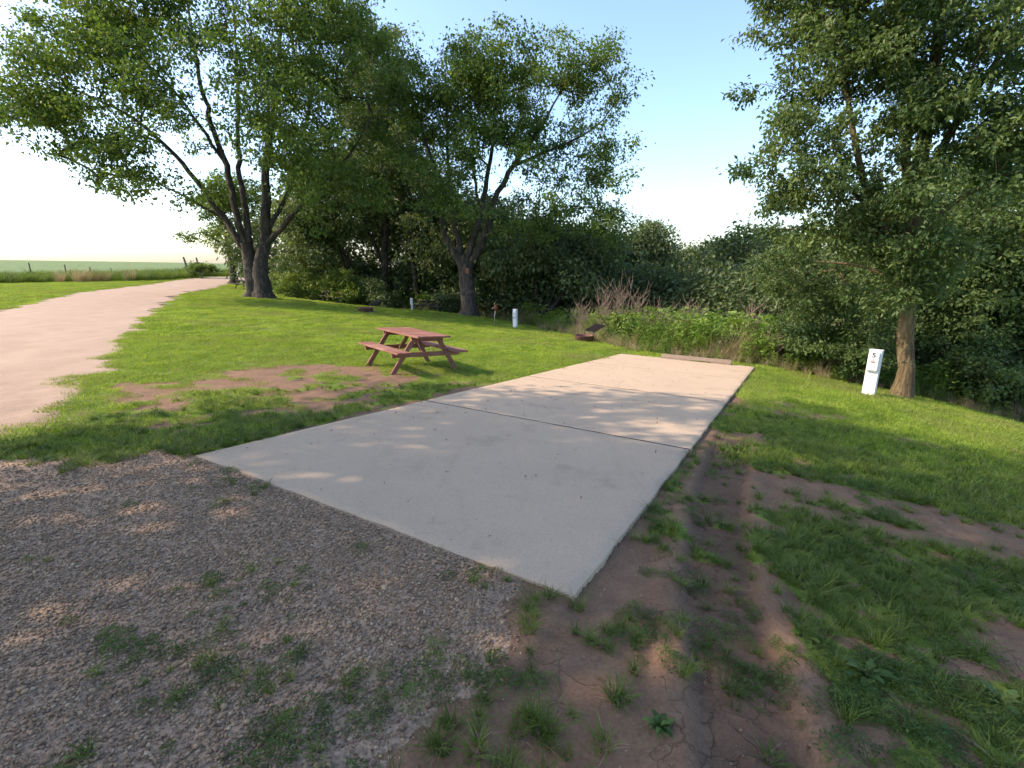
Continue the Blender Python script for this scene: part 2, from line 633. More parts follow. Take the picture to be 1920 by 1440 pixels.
M['joint'] = mat_plain('dirt_filled_joint', (.055, .038, .028), .95, .3, 20)
M['wound'] = mat_plain('bare_heartwood', (.28, .13, .07), .9, .3)

# ---------------------------------------------------------------- ground
def axis(lo, hi, f0, f1, step, grow=1.09, big=25.0):
    a = list(np.arange(f0, f1 + 1e-6, step))
    s, x = step, f1
    while x < hi:
        s = min(s * grow, big)
        x += s
        a.append(x)
    s, x, pre = step, f0, []
    while x > lo:
        s = min(s * grow, big)
        x -= s
        pre.append(x)
    return np.array(pre[::-1] + a)


def grid_mesh(xs, ys):
    X, Y = np.meshgrid(xs, ys)
    nx, ny = len(xs), len(ys)
    i = np.arange(nx * ny).reshape(ny, nx)
    q = np.stack([i[:-1, :-1], i[:-1, 1:], i[1:, 1:], i[1:, :-1]], -1).reshape(-1, 4)
    return X.ravel(), Y.ravel(), q


FENCE = [(-90, 22), (-60, 32), (-46, 40), (-38.5, 50.5), (-39, 62), (-34, 75), (20, 84)]


def field_mask(x, y):
    d, side = seg_dist(x, y, FENCE)
    return sstep(1.0, 3.0, d * side)


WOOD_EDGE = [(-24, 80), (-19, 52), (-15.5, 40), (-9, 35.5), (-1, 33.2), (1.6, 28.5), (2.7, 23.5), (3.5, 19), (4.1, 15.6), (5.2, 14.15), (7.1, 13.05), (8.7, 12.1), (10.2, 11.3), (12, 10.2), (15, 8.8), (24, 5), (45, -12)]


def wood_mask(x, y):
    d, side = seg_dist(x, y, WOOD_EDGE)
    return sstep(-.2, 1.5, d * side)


xs = axis(-700, 700, -4.0, 5.0, .03, 1.07)
ys = axis(-300, 900, .5, 6.0, .03, 1.05)
X, Y, Q = grid_mesh(xs, ys)
Z = ground_z(X, Y)
po = pad_out(X, Y)
Z = np.where(po < -.03, Z - .10, Z)
rsd = road_sd(X, Y)
Z = Z - .02 * sstep(.1, .6, rsd)
me = np_mesh('ground', np.stack([X, Y, Z], 1), quads=Q, smooth=True, mats=[M['ground']],
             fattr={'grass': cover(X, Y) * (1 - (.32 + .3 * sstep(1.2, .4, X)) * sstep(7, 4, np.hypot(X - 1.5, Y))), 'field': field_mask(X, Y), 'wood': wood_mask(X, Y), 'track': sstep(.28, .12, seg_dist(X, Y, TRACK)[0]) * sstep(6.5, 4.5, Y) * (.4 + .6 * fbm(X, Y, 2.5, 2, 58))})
tag(link(bpy.data.objects.new('ground', me)), 'mown lawn and bare reddish soil sloping to the woods', 'ground', kind='structure')

# gravel road: a sheet that dips under the turf along its ragged edge
xs = axis(-48, 14, -6.5, 1.0, .04, 1.06, .7)
ys = axis(-8, 80, -.5, 6.5, .04, 1.05, .7)
X, Y, Q = grid_mesh(xs, ys)
rsd = road_sd(X, Y)
d0, _ = seg_dist(X, Y, ROAD)
Z = land(X, Y) + detail(X, Y) + np.clip(rsd * .06, -.06, .012) + .03 * sstep(2.4, .2, d0) * (rsd > 0)
rut = np.minimum(np.abs(d0 - .85), 9)
Z = Z - .022 * sstep(.45, .0, rut)
keep = (rsd > -.35) & (pad_out(X, Y) > -.06)
qk = keep[Q].all(1)
used = np.unique(Q[qk])
remap = np.full(len(X), -1)
remap[used] = np.arange(len(used))
peb = sstep(7, 3, np.hypot(X + 1.5, Y - 2)) * sstep(2.6, 1.2, ROAD_W - d0 + 1.2)
me = np_mesh('gravel_road', np.stack([X, Y, Z], 1)[used], quads=remap[Q[qk]], smooth=True, mats=[M['gravel']], fattr={'pebbly': peb[used]})
tag(link(bpy.data.objects.new('gravel_road', me)), 'pinkish gravel road curving away to the left with a gravel apron', 'road', kind='structure')


def road_top(x, y):
    d0, _ = seg_dist(x, y, ROAD)
    r = road_sd(x, y)
    return land(x, y) + detail(x, y) + np.clip(r * .06, -.06, .012) + .03 * sstep(2.4, .2, d0) * (r > 0) - .022 * sstep(.45, .0, np.abs(d0 - .85))


# concrete pad, four poured panels with joints between them
pad = empty('concrete_pad', (PAD_O[0], PAD_O[1], 0))
tag(pad, 'long pale concrete parking pad of four panels', 'pad', kind='structure')


def pad_panel(s0, s1, idx):
    ns, nt_ = max(4, int((s1 - s0) / .07)), 52
    s = np.concatenate([[s0], np.linspace(s0 + .006, s1 - .006, ns - 2), [s1]])
    t = np.concatenate([[0], np.linspace(.006, PAD_W - .006, nt_ - 2), [PAD_W]])
    S, T = np.meshgrid(s, t, indexing='ij')
    js = (fbm(T * 3, S * 0 + idx, 1.5, 4, 60) - .5) * .018
    jt = (fbm(S * 3, T * 0 + idx, 1.5, 4, 61) - .5) * .03
    S2, T2 = S.copy(), T.copy()
    S2[0] += js[0] + (.035 * (fbm(t, t * 0, 1.3, 3, 66) - .5) if idx == 0 else 0)
    S2[-1] += js[-1]
    T2[:, 0] += jt[:, 0]
    T2[:, -1] += jt[:, -1]
    px = S2 * PAD_D[0] + T2 * PAD_C[0]
    py = S2 * PAD_D[1] + T2 * PAD_C[1]
    z = -PAD_SLOPE * S2 + (fbm(S * .8, T * .8, 1, 2, 62) - .5) * .008 + .001 * idx
    edge = np.minimum(np.minimum(S - s0, s1 - S), np.minimum(T, PAD_W - T))
    z = z - .004 * (edge < .001) * (.6 + .8 * fbm(S * 9, T * 9, 1, 2, 63))
    v = np.stack([px, py, z], -1).reshape(-1, 3)
    i = np.arange(ns * nt_).reshape(ns, nt_)
    q = np.stack([i[:-1, :-1], i[1:, :-1], i[1:, 1:], i[:-1, 1:]], -1).reshape(-1, 4)
    ring = np.concatenate([i[:, 0], i[-1, 1:], i[-2::-1, -1], i[0, -2:0:-1]])
    low = v[ring].copy()
    low[:, 2] -= .14
    n0 = len(v)
    m = len(ring)
    k = np.arange(m)
    side = np.stack([ring, n0 + k, n0 + (k + 1) % m, ring[(k + 1) % m]], -1)
    me = np_mesh('slab', np.concatenate([v, low]), quads=np.concatenate([q, side]), smooth=False, mats=[M['concrete']])
    me.polygons.foreach_set('use_smooth', np.concatenate([np.ones(len(q), bool), np.zeros(len(side), bool)]))
    link(bpy.data.objects.new('slab', me), pad)


JOINTS = [0, 3.1, 6.2, 9.3, PAD_L]
for i in range(4):
    pad_panel(JOINTS[i] + ((.015 if i == 1 else .022) if i else 0), JOINTS[i + 1] - ((.015 if i == 0 else .022) if i < 3 else 0), i)

for sj in JOINTS[1:4]:
    tt = np.linspace(.01, PAD_W - .01, 40)
    wv = (.014 if sj < 4 else .024) + .014 * fbm(tt * 4, tt * 0 + sj, 1, 3, 64)
    vv = []
    for sg in (-1, 1):
        ss = sj + sg * wv
        vv.append(np.stack([ss * PAD_D[0] + tt * PAD_C[0], ss * PAD_D[1] + tt * PAD_C[1], -PAD_SLOPE * ss - .001 - .004 * fbm(tt * 9, ss, 1, 2, 65)], 1))
    k = np.arange(39)
    top = np.concatenate(vv)
    bot = top - [0, 0, .06]
    q = np.concatenate([np.stack([k, k + 40, k + 41, k + 1], 1), np.stack([k + 80, k + 81, k + 121, k + 120], 1), np.stack([k, k + 1, k + 81, k + 80], 1), np.stack([k + 40, k + 120, k + 121, k + 41], 1)])
    link(bpy.data.objects.new('joint_filler', np_mesh('joint_filler', np.concatenate([top, bot]), quads=q, mats=[M['joint']])), pad)

# ---------------------------------------------------------------- scattering (geometry nodes) for what nobody counts
def proto(name, me):
    return bpy.data.objects.new(name, me)


def scatter(name, label, cat, pts, rot, scl, idx, protos):
    me = bpy.data.meshes.new(name)
    n = len(pts)
    me.vertices.add(n)
    me.vertices.foreach_set('co', np.asarray(pts, np.float32).ravel())
    for k, ty, dat in (('rot', 'FLOAT_VECTOR', rot), ('scl', 'FLOAT_VECTOR', scl), ('idx', 'INT', idx)):
        a = me.attributes.new(k, ty, 'POINT')
        a.data.foreach_set('vector' if ty == 'FLOAT_VECTOR' else 'value', np.asarray(dat, np.int32 if ty == 'INT' else np.float32).ravel())
    o = link(bpy.data.objects.new(name, me))
    g = bpy.data.node_groups.new(name + '_scatter', 'GeometryNodeTree')
    g.interface.new_socket('Geometry', in_out='INPUT', socket_type='NodeSocketGeometry')
    g.interface.new_socket('Geometry', in_out='OUTPUT', socket_type='NodeSocketGeometry')
    N, L = g.nodes, g.links
    gi, go = N.new('NodeGroupInput'), N.new('NodeGroupOutput')
    ip = N.new('GeometryNodeInstanceOnPoints')
    jn = N.new('GeometryNodeJoinGeometry')
    for p in protos:
        oi = N.new('GeometryNodeObjectInfo')
        oi.inputs['Object'].default_value = p
        oi.inputs['As Instance'].default_value = False
        g2 = N.new('GeometryNodeGeometryToInstance')
        L.new(oi.outputs['Geometry'], g2.inputs[0])
        L.new(g2.outputs[0], jn.inputs[0])
    L.new(gi.outputs[0], ip.inputs['Points'])
    L.new(jn.outputs[0], ip.inputs['Instance'])
    ip.inputs['Pick Instance'].default_value = True
    for k, ty, sock in (('idx', 'INT', 'Instance Index'), ('rot', 'FLOAT_VECTOR', 'Rotation'), ('scl', 'FLOAT_VECTOR', 'Scale')):
        na = N.new('GeometryNodeInputNamedAttribute')
        na.data_type = ty
        na.inputs['Name'].default_value = k
        src = na.outputs[0]
        if k == 'rot':
            er = N.new('FunctionNodeEulerToRotation')
            L.new(src, er.inputs[0])
            src = er.outputs[0]
        L.new(src, ip.inputs[sock])
    L.new(ip.outputs[0], go.inputs[0])
    md = o.modifiers.new('scatter', 'NODES')
    md.node_group = g
    return tag(o, label, cat, kind='stuff')


def blades(n, spread, h0, h1, w, lean, segs=2, seed=0, square=False):
    """arching grass blades, verts and triangles"""
    r = np.random.default_rng(seed)
    V, T = [], []
    for i in range(n):
        if square:
            bx, by = r.uniform(-spread, spread, 2)
        else:
            a, q = r.uniform(0, 2 * math.pi), spread * math.sqrt(r.uniform(0, 1))
            bx, by = q * math.cos(a), q * math.sin(a)
        h = r.uniform(h0, h1)
        d = r.uniform(0, 2 * math.pi) if square else math.atan2(by, bx) + r.normal(0, .7)
        le = h * lean * r.uniform(.3, 1.3)
        dx, dy = math.cos(d), math.sin(d)
        wx, wy = -dy * w * .5, dx * w * .5
        n0 = len(V)
        for k in range(segs):
            t = k / segs
            c = (bx + dx * le * t ** 1.8, by + dy * le * t ** 1.8, h * t * (1 - .25 * t * lean) - .004)
            ww = 1 - .55 * t
            V += [(c[0] - wx * ww, c[1] - wy * ww, c[2]), (c[0] + wx * ww, c[1] + wy * ww, c[2])]
        V.append((bx + dx * le, by + dy * le, h * (1 - .25 * lean)))
        for k in range(segs - 1):
            a = n0 + 2 * k
            T += [(a, a + 1, a + 3), (a, a + 3, a + 2)]
        a = n0 + 2 * (segs - 1)
        T.append((a, a + 1, a + 2))
    return np.array(V), np.array(T)


def leaf_quads(P, A, Nn, L, W, fold=.12):
    """folded leaves: base P, axis A, normal Nn, length L, width W"""
    B = np.cross(A, Nn)
    B /= np.linalg.norm(B, axis=1, keepdims=True) + 1e-9
    L, W = np.asarray(L)[:, None], np.asarray(W)[:, None]
    mid = P + A * L * .48 + Nn * L * fold
    V = np.stack([P, mid + B * W * .5, P + A * L - Nn * L * .05, mid - B * W * .5], 1)
    n = len(P)
    i = np.arange(n)[:, None] * 4
    T = np.concatenate([i + [[0, 1, 2]], i + [[0, 2, 3]]])
    return V.reshape(-1, 3), T


def unit(v):
    return v / (np.linalg.norm(v, axis=-1, keepdims=True) + 1e-9)


def leafy(n, rad, h, size, seed, up=.8, tall=False):
    r = np.random.default_rng(seed)
    a = r.uniform(0, 2 * math.pi, n)
    q = rad * np.sqrt(r.uniform(0, 1, n))
    z = h * r.uniform(.05, 1, n) * (1 - .6 * (q / rad) ** 2) if not tall else h * r.uniform(.1, 1, n)
    if tall:
        q = q * (1 - .7 * z / h)
    P = np.stack([q * np.cos(a), q * np.sin(a), z], 1)
    A = unit(np.stack([np.cos(a), np.sin(a), np.full(n, .15)], 1) + r.normal(0, .5, (n, 3)))
    Nn = unit(np.array([0, 0, up]) + r.normal(0, .4, (n, 3)))
    L = size * r.uniform(.6, 1.3, n)
    return leaf_quads(P, A, Nn, L, L * .55)


def gproto(name, parts):
    """parts: list of (verts, tris, material)"""
    V, T, MI, mats, n = [], [], [], [], 0
    for v, t, m in parts:
        V.append(v)
        T.append(t + n)
        n += len(v)
        if m not in mats:
            mats.append(m)
        MI.append(np.full(len(t), mats.index(m)))
    return proto(name, np_mesh(name, np.concatenate(V), tris=np.concatenate(T), mats=mats, mat_index=np.concatenate(MI)))


def euler(n, tilt=.12, r=rng):
    return np.stack([r.normal(0, tilt, n), r.normal(0, tilt, n), r.uniform(0, 2 * math.pi, n)], 1)


def jgrid(x0, x1, y0, y1, step, r=rng):
    gx, gy = np.meshgrid(np.arange(x0, x1, step), np.arange(y0, y1, step))
    n = gx.size
    return gx.ravel() + r.uniform(-.5, .5, n) * step, gy.ravel() + r.uniform(-.5, .5, n) * step


def in_view(x, y, margin=1.5):
    return np.abs(x) < 1.12 * (y * .97 + .5) + margin


# ---------------------------------------------------------------- trees
def ring_tubes(chains):
    """chains of (points, radii, sides, flute) joined into one wood mesh"""
    V, Qs, n0 = [], [], 0
    for pts, rad, ns, fl, sd in chains:
        pts, rad = np.asarray(pts), np.asarray(rad)
        m = len(pts)
        tan = np.gradient(pts, axis=0) if m > 2 else np.repeat((pts[-1] - pts[0])[None], m, 0)
        tan = unit(tan)
        ref = np.array([.31, .87, .12])
        a = unit(ref - tan * (tan @ ref)[:, None])
        b = np.cross(tan, a)
        g = np.arange(ns) * 2 * math.pi / ns
        rr = rad[:, None] * np.ones(ns)
        if fl:
            rr = rr * (1 + fl * .6 * (vnoise(g[None] * 1.6 + sd, pts[:, 2:3] * .5, 3) - .5) * 2 + fl * .5 * (vnoise(g[None] * 4 + sd, pts[:, 2:3] * 1.5, 4) - .5))
        P = pts[:, None] + (a[:, None] * np.cos(g)[None, :, None] + b[:, None] * np.sin(g)[None, :, None]) * rr[..., None]
        V.append(P.reshape(-1, 3))
        i = n0 + np.arange(m * ns).reshape(m, ns)
        Qs.append(np.stack([i[:-1], np.roll(i, -1, 1)[:-1], np.roll(i, -1, 1)[1:], i[1:]], -1).reshape(-1, 4))
        n0 += m * ns
    return np.concatenate(V), np.concatenate(Qs)


def smooth_line(pts, rads, step):
    pts, rads = np.asarray(pts, float), np.asarray(rads, float)
    d = np.concatenate([[0], np.cumsum(np.linalg.norm(np.diff(pts, axis=0), axis=1))])
    # Catmull-Rom through the points
    out, ro = [], []
    for i in range(len(pts) - 1):
        p0, p1, p2, p3 = pts[max(i - 1, 0)], pts[i], pts[i + 1], pts[min(i + 2, len(pts) - 1)]
        k = max(1, int(round((d[i + 1] - d[i]) / step)))
        for t in np.arange(k) / k:
            out.append(.5 * ((2 * p1) + (p2 - p0) * t + (2 * p0 - 5 * p1 + 4 * p2 - p3) * t * t + (-p0 + 3 * p1 - 3 * p2 + p3) * t ** 3))
            ro.append(rads[i] * (1 - t) + rads[i + 1] * t)
    out.append(pts[-1])
    ro.append(rads[-1])
    return np.array(out), np.array(ro)


def sample_crown(ells, n, r, gap, gscale, shell):
    ells = np.asarray(ells, float)
    vol = ells[:, 3] * ells[:, 4] * ells[:, 5]
    vol = vol ** .8
    out = []
    while sum(map(len, out)) < n:
        k = r.choice(len(ells), 3 * n, p=vol / vol.sum())
        d = unit(r.normal(size=(3 * n, 3)))
        q = r.uniform(0, 1, 3 * n) ** (1 / shell)
        p = ells[k, :3] + d * ells[k, 3:6] * q[:, None]
        f = vnoise(p[:, 0] * gscale + p[:, 2] * .6 * gscale, p[:, 1] * gscale - p[:, 2] * .8 * gscale, 70) * .6 + vnoise(p[:, 2] * gscale * 1.3 + 5, p[:, 0] * gscale * 1.1, 71) * .4
        out.append(p[f > gap])
    return np.concatenate(out)[:n]


def make_tree(name, label, base, limbs, ells, seed, leaf_mat, bark_mat, n_clump=500, per=90, leaf=.15, spread=.55,
              gap=.42, gscale=.35, shell=2.2, twig=.012, min_r=.0, group=None, sink=.15, sides=10, droop=.25, aspect=.6, part_crown='crown', part_wood='trunk', cat='tree', step=.5, limb_k=1.0, trunk_n=1):
    """base point, limbs = list of (points, radii) in world space, ells = crown ellipsoids (x, y, z, rx, ry, rz)"""
    r = np.random.default_rng(seed)
    base = np.asarray(base, float)
    root = empty(name, base)
    tag(root, label, cat, group)
    NP, NPar, NR = [], [], []
    chains = []
    for li, (lp, lr) in enumerate(limbs):
        P, Rr = smooth_line(lp, lr, step)
        jit = (vnoise(np.arange(len(P)) * .7 + li * 9, np.full((len(P)), li * 3.3), 80) - .5)[:, None] * np.array([1, .7, 0.]) * np.minimum(Rr[:, None] * 1.2, .25)
        jit[0] = 0
        P = P + jit
        Rr = Rr * limb_k if li >= trunk_n else Rr
        chains.append((P, Rr, sides if Rr[0] > .12 else 7, .22 if Rr[0] > .12 else .08, seed + li * 3.7))
        for k in range(len(P)):
            NP.append(P[k])
            NPar.append(-1 if k == 0 else len(NP) - 2)
            NR.append(Rr[k])
    n_limb = len(NP)
    n_macro = max(6, n_clump // 6)
    mac = sample_crown(ells, n_macro, r, gap, gscale, shell)
    C = mac[np.arange(n_clump) % n_macro] + r.normal(0, .62, (n_clump, 3)) * spread * np.array([1.15, 1.15, .6])
    nodes = np.zeros((n_limb + n_clump * 14, 3))
    nodes[:n_limb] = NP
    low = base[2] + .18 * (max(p[2] for p in NP) - base[2])
    cnt = n_limb
    lim = np.array(NP)
    dist = np.array([np.min(np.linalg.norm(lim - c, axis=1)) for c in C])
    order = np.argsort(dist)
    par = list(NPar)
    tips = {}
    for ci in order:
        c = C[ci]
        nd = nodes[:cnt]
        dv = c - nd
        cost = np.linalg.norm(dv, axis=1) + .9 * np.maximum(0, nd[:, 2] - c[2] + .2) + 3 * (nd[:, 2] < low)
        j = int(np.argmin(cost))
        p0 = nodes[j].copy()
        L = np.linalg.norm(c - p0)
        k = max(1, min(8, int(L / (step * .9))))
        prev = j
        bow = r.normal(0, .10, 3) * L
        bow[2] += .10 * L
        for q in range(1, k + 1):
            t = q / k
            nodes[cnt] = p0 + (c - p0) * t + bow * math.sin(math.pi * t)
            par.append(prev)
            prev = cnt
            cnt += 1
        tips[ci] = prev
    par = np.array(par)
    # pipe-model radii for the branches
    rad = np.zeros(cnt)
    acc = np.zeros(cnt)
    for k in range(cnt - 1, -1, -1):
        if acc[k] == 0:
            acc[k] = twig ** 2.2
        rad[k] = acc[k] ** (1 / 2.2)
        if par[k] >= 0 and k >= n_limb:
            acc[par[k]] += acc[k]
    kids = {}
    for k in range(n_limb, cnt):
        kids.setdefault(par[k], []).append(k)
    starts = []
    for p, ks in kids.items():
        ks.sort(key=lambda q: -rad[q])
        if p < n_limb:
            starts += [(p, q) for q in ks]
        else:
            starts += [(p, q) for q in ks[1:]]
    for p, q in starts:
        pts, rr = [nodes[p], nodes[q]], [min(rad[q] * 1.15, NR[p] * .7 if p < n_limb else 9), rad[q]]
        while q in kids:
            q = kids[q][0]
            pts.append(nodes[q])
            rr.append(rad[q])
        if rr[1] >= min_r:
            rr[-1] *= .5
            chains.append((np.array(pts), np.array(rr), 6 if rr[1] > .05 else (4 if rr[1] > .02 else 3), 0, 0))
    V, Qd = ring_tubes(chains)
    me = np_mesh(part_wood, V - base, quads=Qd, smooth=True, mats=[bark_mat])
    link(bpy.data.objects.new(part_wood, me), root)
    # leaves: sprays around each clump and along the last twig
    n = n_clump * per
    which = np.repeat(np.arange(n_clump), per)
    cs = r.uniform(.6, 1.4, n_clump)[which]
    off = r.normal(0, 1, (n, 3)) * spread * .40 * cs[:, None] * np.array([1, 1, .62])
    P = C[which] + off
    keep = P[:, 2] > base[2] + .05
    P, which, off = P[keep], which[keep], off[keep]
    n = len(P)
    A = unit(off * .8 / spread + r.normal(0, .7, (n, 3)) + np.array([0, 0, -droop * 2]))
    Nn = unit(np.array([0, 0, .75]) + r.normal(0, .55, (n, 3)) + off * .3 / spread)
    Nn = unit(Nn - A * np.sum(A * Nn, 1, keepdims=True))
    L = leaf * r.uniform(.65, 1.3, n)
    V, T = leaf_quads(P, A, Nn, L, L * aspect * r.uniform(.8, 1.2, n), .1)
    tint = np.clip(.42 + r.normal(0, .16, n_macro)[which % n_macro] + r.normal(0, .08, n_clump)[which] + r.normal(0, .12, n), 0, 1)
    me = np_mesh(part_crown, V - base, tris=T, mats=[leaf_mat], fattr={'tint': np.repeat(tint, 4)})
    link(bpy.data.objects.new(part_crown, me), root)
    return root


def E_(u, v, d, rx, ry=None, rz=None):
    c = at(u, v, d)
    ry = rx if ry is None else ry
    return (*c, rx, ry, rx if rz is None else rz)


def LB(pts, rads):
    return ([at(*p) for p in pts], rads)


def g3(x, y, dz=0.0):
    return np.array([x, y, float(ground_z(np.array([x]), np.array([y]))[0]) + dz])


def flare(p, r, h=.9):
    """trunk foot points widening into the soil"""
    return [p + np.array([0, 0, -.15]), p + np.array([0, 0, .12]), p + np.array([0, 0, .4]), p + np.array([0, 0, h])], [r * 1.75, r * 1.45, r * 1.15, r]


# big silver maple by the road
b1 = g3(-15.9, 30.4)
fA, rA = flare(b1 + [-.28, -.05, 0], .40)
fB, rB = flare(b1 + [.28, .05, 0], .48)
limbs = [
    (fA + [at(468, 490, 30), at(460, 455, 29.8)], rA + [.40, .34]),
    (fB + [at(491, 480, 30), at(494, 430, 30), at(499, 360, 30), at(507, 270, 30), at(520, 140, 30), at(532, 0, 30), at(538, -110, 30)], rB + [.40, .33, .26, .2, .15, .09, .04]),
    LB([(462, 468, 29.9), (420, 412, 29.4), (378, 352, 28.8), (330, 292, 28.2), (265, 232, 27.6), (190, 190, 27), (90, 150, 26.6)], [.30, .25, .21, .17, .12, .08, .03]),
    LB([(462, 462, 29.9), (441, 392, 29.6), (424, 310, 29.3), (392, 215, 29), (362, 80, 28.8), (340, -70, 28.6)], [.32, .27, .23, .18, .11, .04]),
    LB([(468, 455, 29.9), (458, 380, 30), (448, 300, 30.3), (446, 190, 30.6), (440, 50, 31), (430, -80, 31)], [.28, .24, .20, .15, .1, .04]),
    LB([(497, 462, 30), (540, 412, 29.8), (598, 352, 29.6), (655, 290, 29.4), (700, 215, 29)], [.26, .21, .16, .1, .03]),
    LB([(496, 440, 30), (535, 375, 30.4), (562, 280, 30.8), (588, 150, 31), (612, 0, 31), (620, -90, 31)], [.22, .18, .15, .11, .07, .03]),
    LB([(424, 310, 29.3), (350, 200, 28.4), (260, 100, 27.6), (190, 10, 27)], [.16, .12, .08, .03]),
    LB([(420, 412, 29.4), (330, 360, 28), (250, 330, 27.2), (180, 330, 26.8)], [.11, .08, .05, .02]),
]
make_tree('silver_maple', 'huge many-stemmed maple with crown spreading over the gravel road', b1, limbs, [
    E_(430, 170, 26.4, 6.5, 6, 5.5), E_(250, 150, 25.4, 5.2, 5, 4.4), E_(120, 195, 24.4, 3.6, 3.6, 3.3), E_(55, 170, 24, 2.2, 2.4, 2.0), E_(470, -40, 27.4, 7.5, 6, 4.5), E_(595, 190, 27.4, 4.0, 4.5, 6.3),
    E_(300, 320, 25.4, 3.0, 3.3, 1.7), E_(215, 330, 24.4, 2.0, 2.4, 1.6), E_(470, 345, 25.4, 2.6, 3, 2.0), E_(250, 20, 25.4, 5, 5, 3.6), E_(620, 40, 27.4, 3.6, 4, 4), E_(640, 320, 26.4, 2.4, 3, 2.2), E_(410, 370, 25.9, 1.6, 2, 1.2), E_(440, 290, 23.9, 2.6, 1.6, 1.8), E_(545, 300, 24.2, 2.2, 1.6, 1.8), E_(500, 200, 23.4, 3, 1.8, 2), E_(345, 270, 23.9, 2.4, 1.6, 1.6), E_(560, 400, 25.4, 1.4, 1.5, .9)],
    1, M['leaf_maple'], M['bark_maple'], limb_k=.72, trunk_n=2, n_clump=2300, per=37, leaf=.20, spread=.80, gap=.36, gscale=.34, min_r=.012, sides=18)

# second maple at the lawn's edge
b2 = g3(-2.9, 31.6)
f2, r2 = flare(b2, .50, 1.0)
limbs = [
    (f2 + [at(876, 535, 31.5), at(872, 505, 31.5), at(868, 480, 31.5)], r2 + [.50, .48, .38]),
    LB([(868, 500, 31.5), (848, 470, 31.3), (832, 430, 31.1), (826, 380, 31), (815, 320, 30.8), (795, 250, 30.6), (770, 170, 30.5)], [.40, .28, .24, .18, .14, .1, .04]),
    LB([(868, 500, 31.5), (858, 452, 31.6), (848, 395, 31.7), (842, 320, 31.8), (838, 230, 31.8), (835, 130, 31.8)], [.36, .26, .2, .16, .11, .05]),
    LB([(872, 500, 31.5), (886, 455, 31.5), (901, 400, 31.6), (912, 340, 31.6), (925, 270, 31.7), (930, 190, 31.8), (940, 110, 31.8)], [.38, .29, .24, .20, .14, .09, .04]),
    LB([(878, 502, 31.5), (900, 462, 31.3), (915, 420, 31.1), (935, 360, 31), (962, 312, 30.8), (990, 275, 30.6), (1030, 210, 30.5), (1070, 140, 30.4)], [.40, .30, .27, .24, .2, .15, .09, .03]),
    LB([(962, 312, 30.8), (1010, 290, 30.2), (1065, 268, 29.7), (1120, 235, 29.4), (1155, 190, 29.2)], [.16, .13, .10, .06, .03]),
    LB([(905, 445, 31.2), (945, 430, 30.4), (1000, 412, 29.8), (1060, 395, 29.4), (1120, 385, 29.2)], [.15, .12, .09, .06, .02]),
    LB([(901, 400, 31.6), (890, 330, 32), (885, 250, 32.3), (880, 150, 32.5)], [.16, .13, .09, .04]),
]
t2 = make_tree('broad_maple', 'open-crowned maple with bare forked limbs at the end of the lawn', b2, limbs, [
    E_(990, 185, 29.8, 5.0, 4.5, 3.2), E_(1090, 190, 29.3, 2.7, 3.5, 3.6), E_(850, 190, 29.8, 3.8, 4, 3.6), E_(760, 210, 29.8, 2.0, 2.5, 3.2), E_(960, 125, 29.8, 3.8, 4, 1.6), E_(1105, 365, 28.3, 2.4, 2.6, 2.1), E_(1145, 400, 28, 1.2, 2, 1.2), E_(1035, 395, 28.4, 2.0, 2.4, 1.6),
    E_(838, 372, 28.6, 1.5, 1.6, 1.3), E_(1060, 310, 28.8, 2.6, 3, 1.5), E_(930, 250, 28.4, 2.4, 2, 1.0), E_(1135, 285, 28.3, 1.3, 2, .8), E_(1120, 430, 27.8, 1.4, 2, .8), E_(985, 430, 28.2, 1.4, 2, 1.0), E_(890, 280, 27.4, 1.7, 1.2, 1.2), E_(1000, 300, 27.4, 1.5, 1.2, 1.0), E_(920, 380, 27.8, 1.0, 1, .8), E_(800, 300, 28, 1.3, 1.2, 1.4)],
    2, M['leaf_maple'], M['bark_maple'], limb_k=.75, n_clump=1600, per=36, leaf=.19, spread=.70, gap=.33, gscale=.42, min_r=.012, sides=16)
w = MB().lathe([(.0, .03), (.12, .03), (.14, 0.0), (.12, -.05), (0, -.05)], 18, close=False).build('bark_wound', M['wound'], t2)
w.matrix_local = Matrix.Translation(Vector(at(876, 508, 31.05)) - Vector(b2)) @ Matrix.Rotation(R(90), 4, 'X') @ Matrix.Scale(1.4, 4, (0, 1, 0))

# ash on the right beside the numbered pedestal
b3 = g3(8.9, 10.6)
f3, r3 = flare(b3, .17, .7)
limbs = [
    (f3 + [at(1697, 640, 10.9), at(1703, 560, 10.7), at(1708, 470, 10.4), at(1722, 360, 10.1), at(1733, 250, 9.8), at(1752, 130, 9.6), at(1770, 0, 9.4), at(1790, -140, 9.2)], r3 + [.16, .15, .14, .13, .125, .1, .07, .03]),
    LB([(1716, 400, 10.2), (1698, 300, 9.9), (1706, 220, 9.8), (1700, 100, 9.7), (1680, -40, 9.6)], [.10, .085, .07, .05, .02]),
    LB([(1706, 500, 10.5), (1640, 400, 10.2), (1608, 290, 10), (1588, 170, 9.9), (1575, 60, 9.8), (1560, -40, 9.8)], [.085, .07, .06, .05, .035, .012]),
    LB([(1720, 370, 10.1), (1770, 270, 9.7), (1830, 170, 9.3), (1900, 70, 9), (1980, -30, 8.8)], [.09, .075, .06, .04, .02]),
    LB([(1640, 400, 10.2), (1560, 330, 10), (1490, 320, 10)], [.05, .035, .012]),
    LB([(1705, 540, 10.6), (1620, 500, 11.8), (1530, 490, 12.6)], [.05, .035, .012]),
    LB([(1710, 460, 10.4), (1790, 380, 9.9), (1880, 330, 9.5), (1960, 300, 9.2)], [.06, .05, .03, .012]),
]
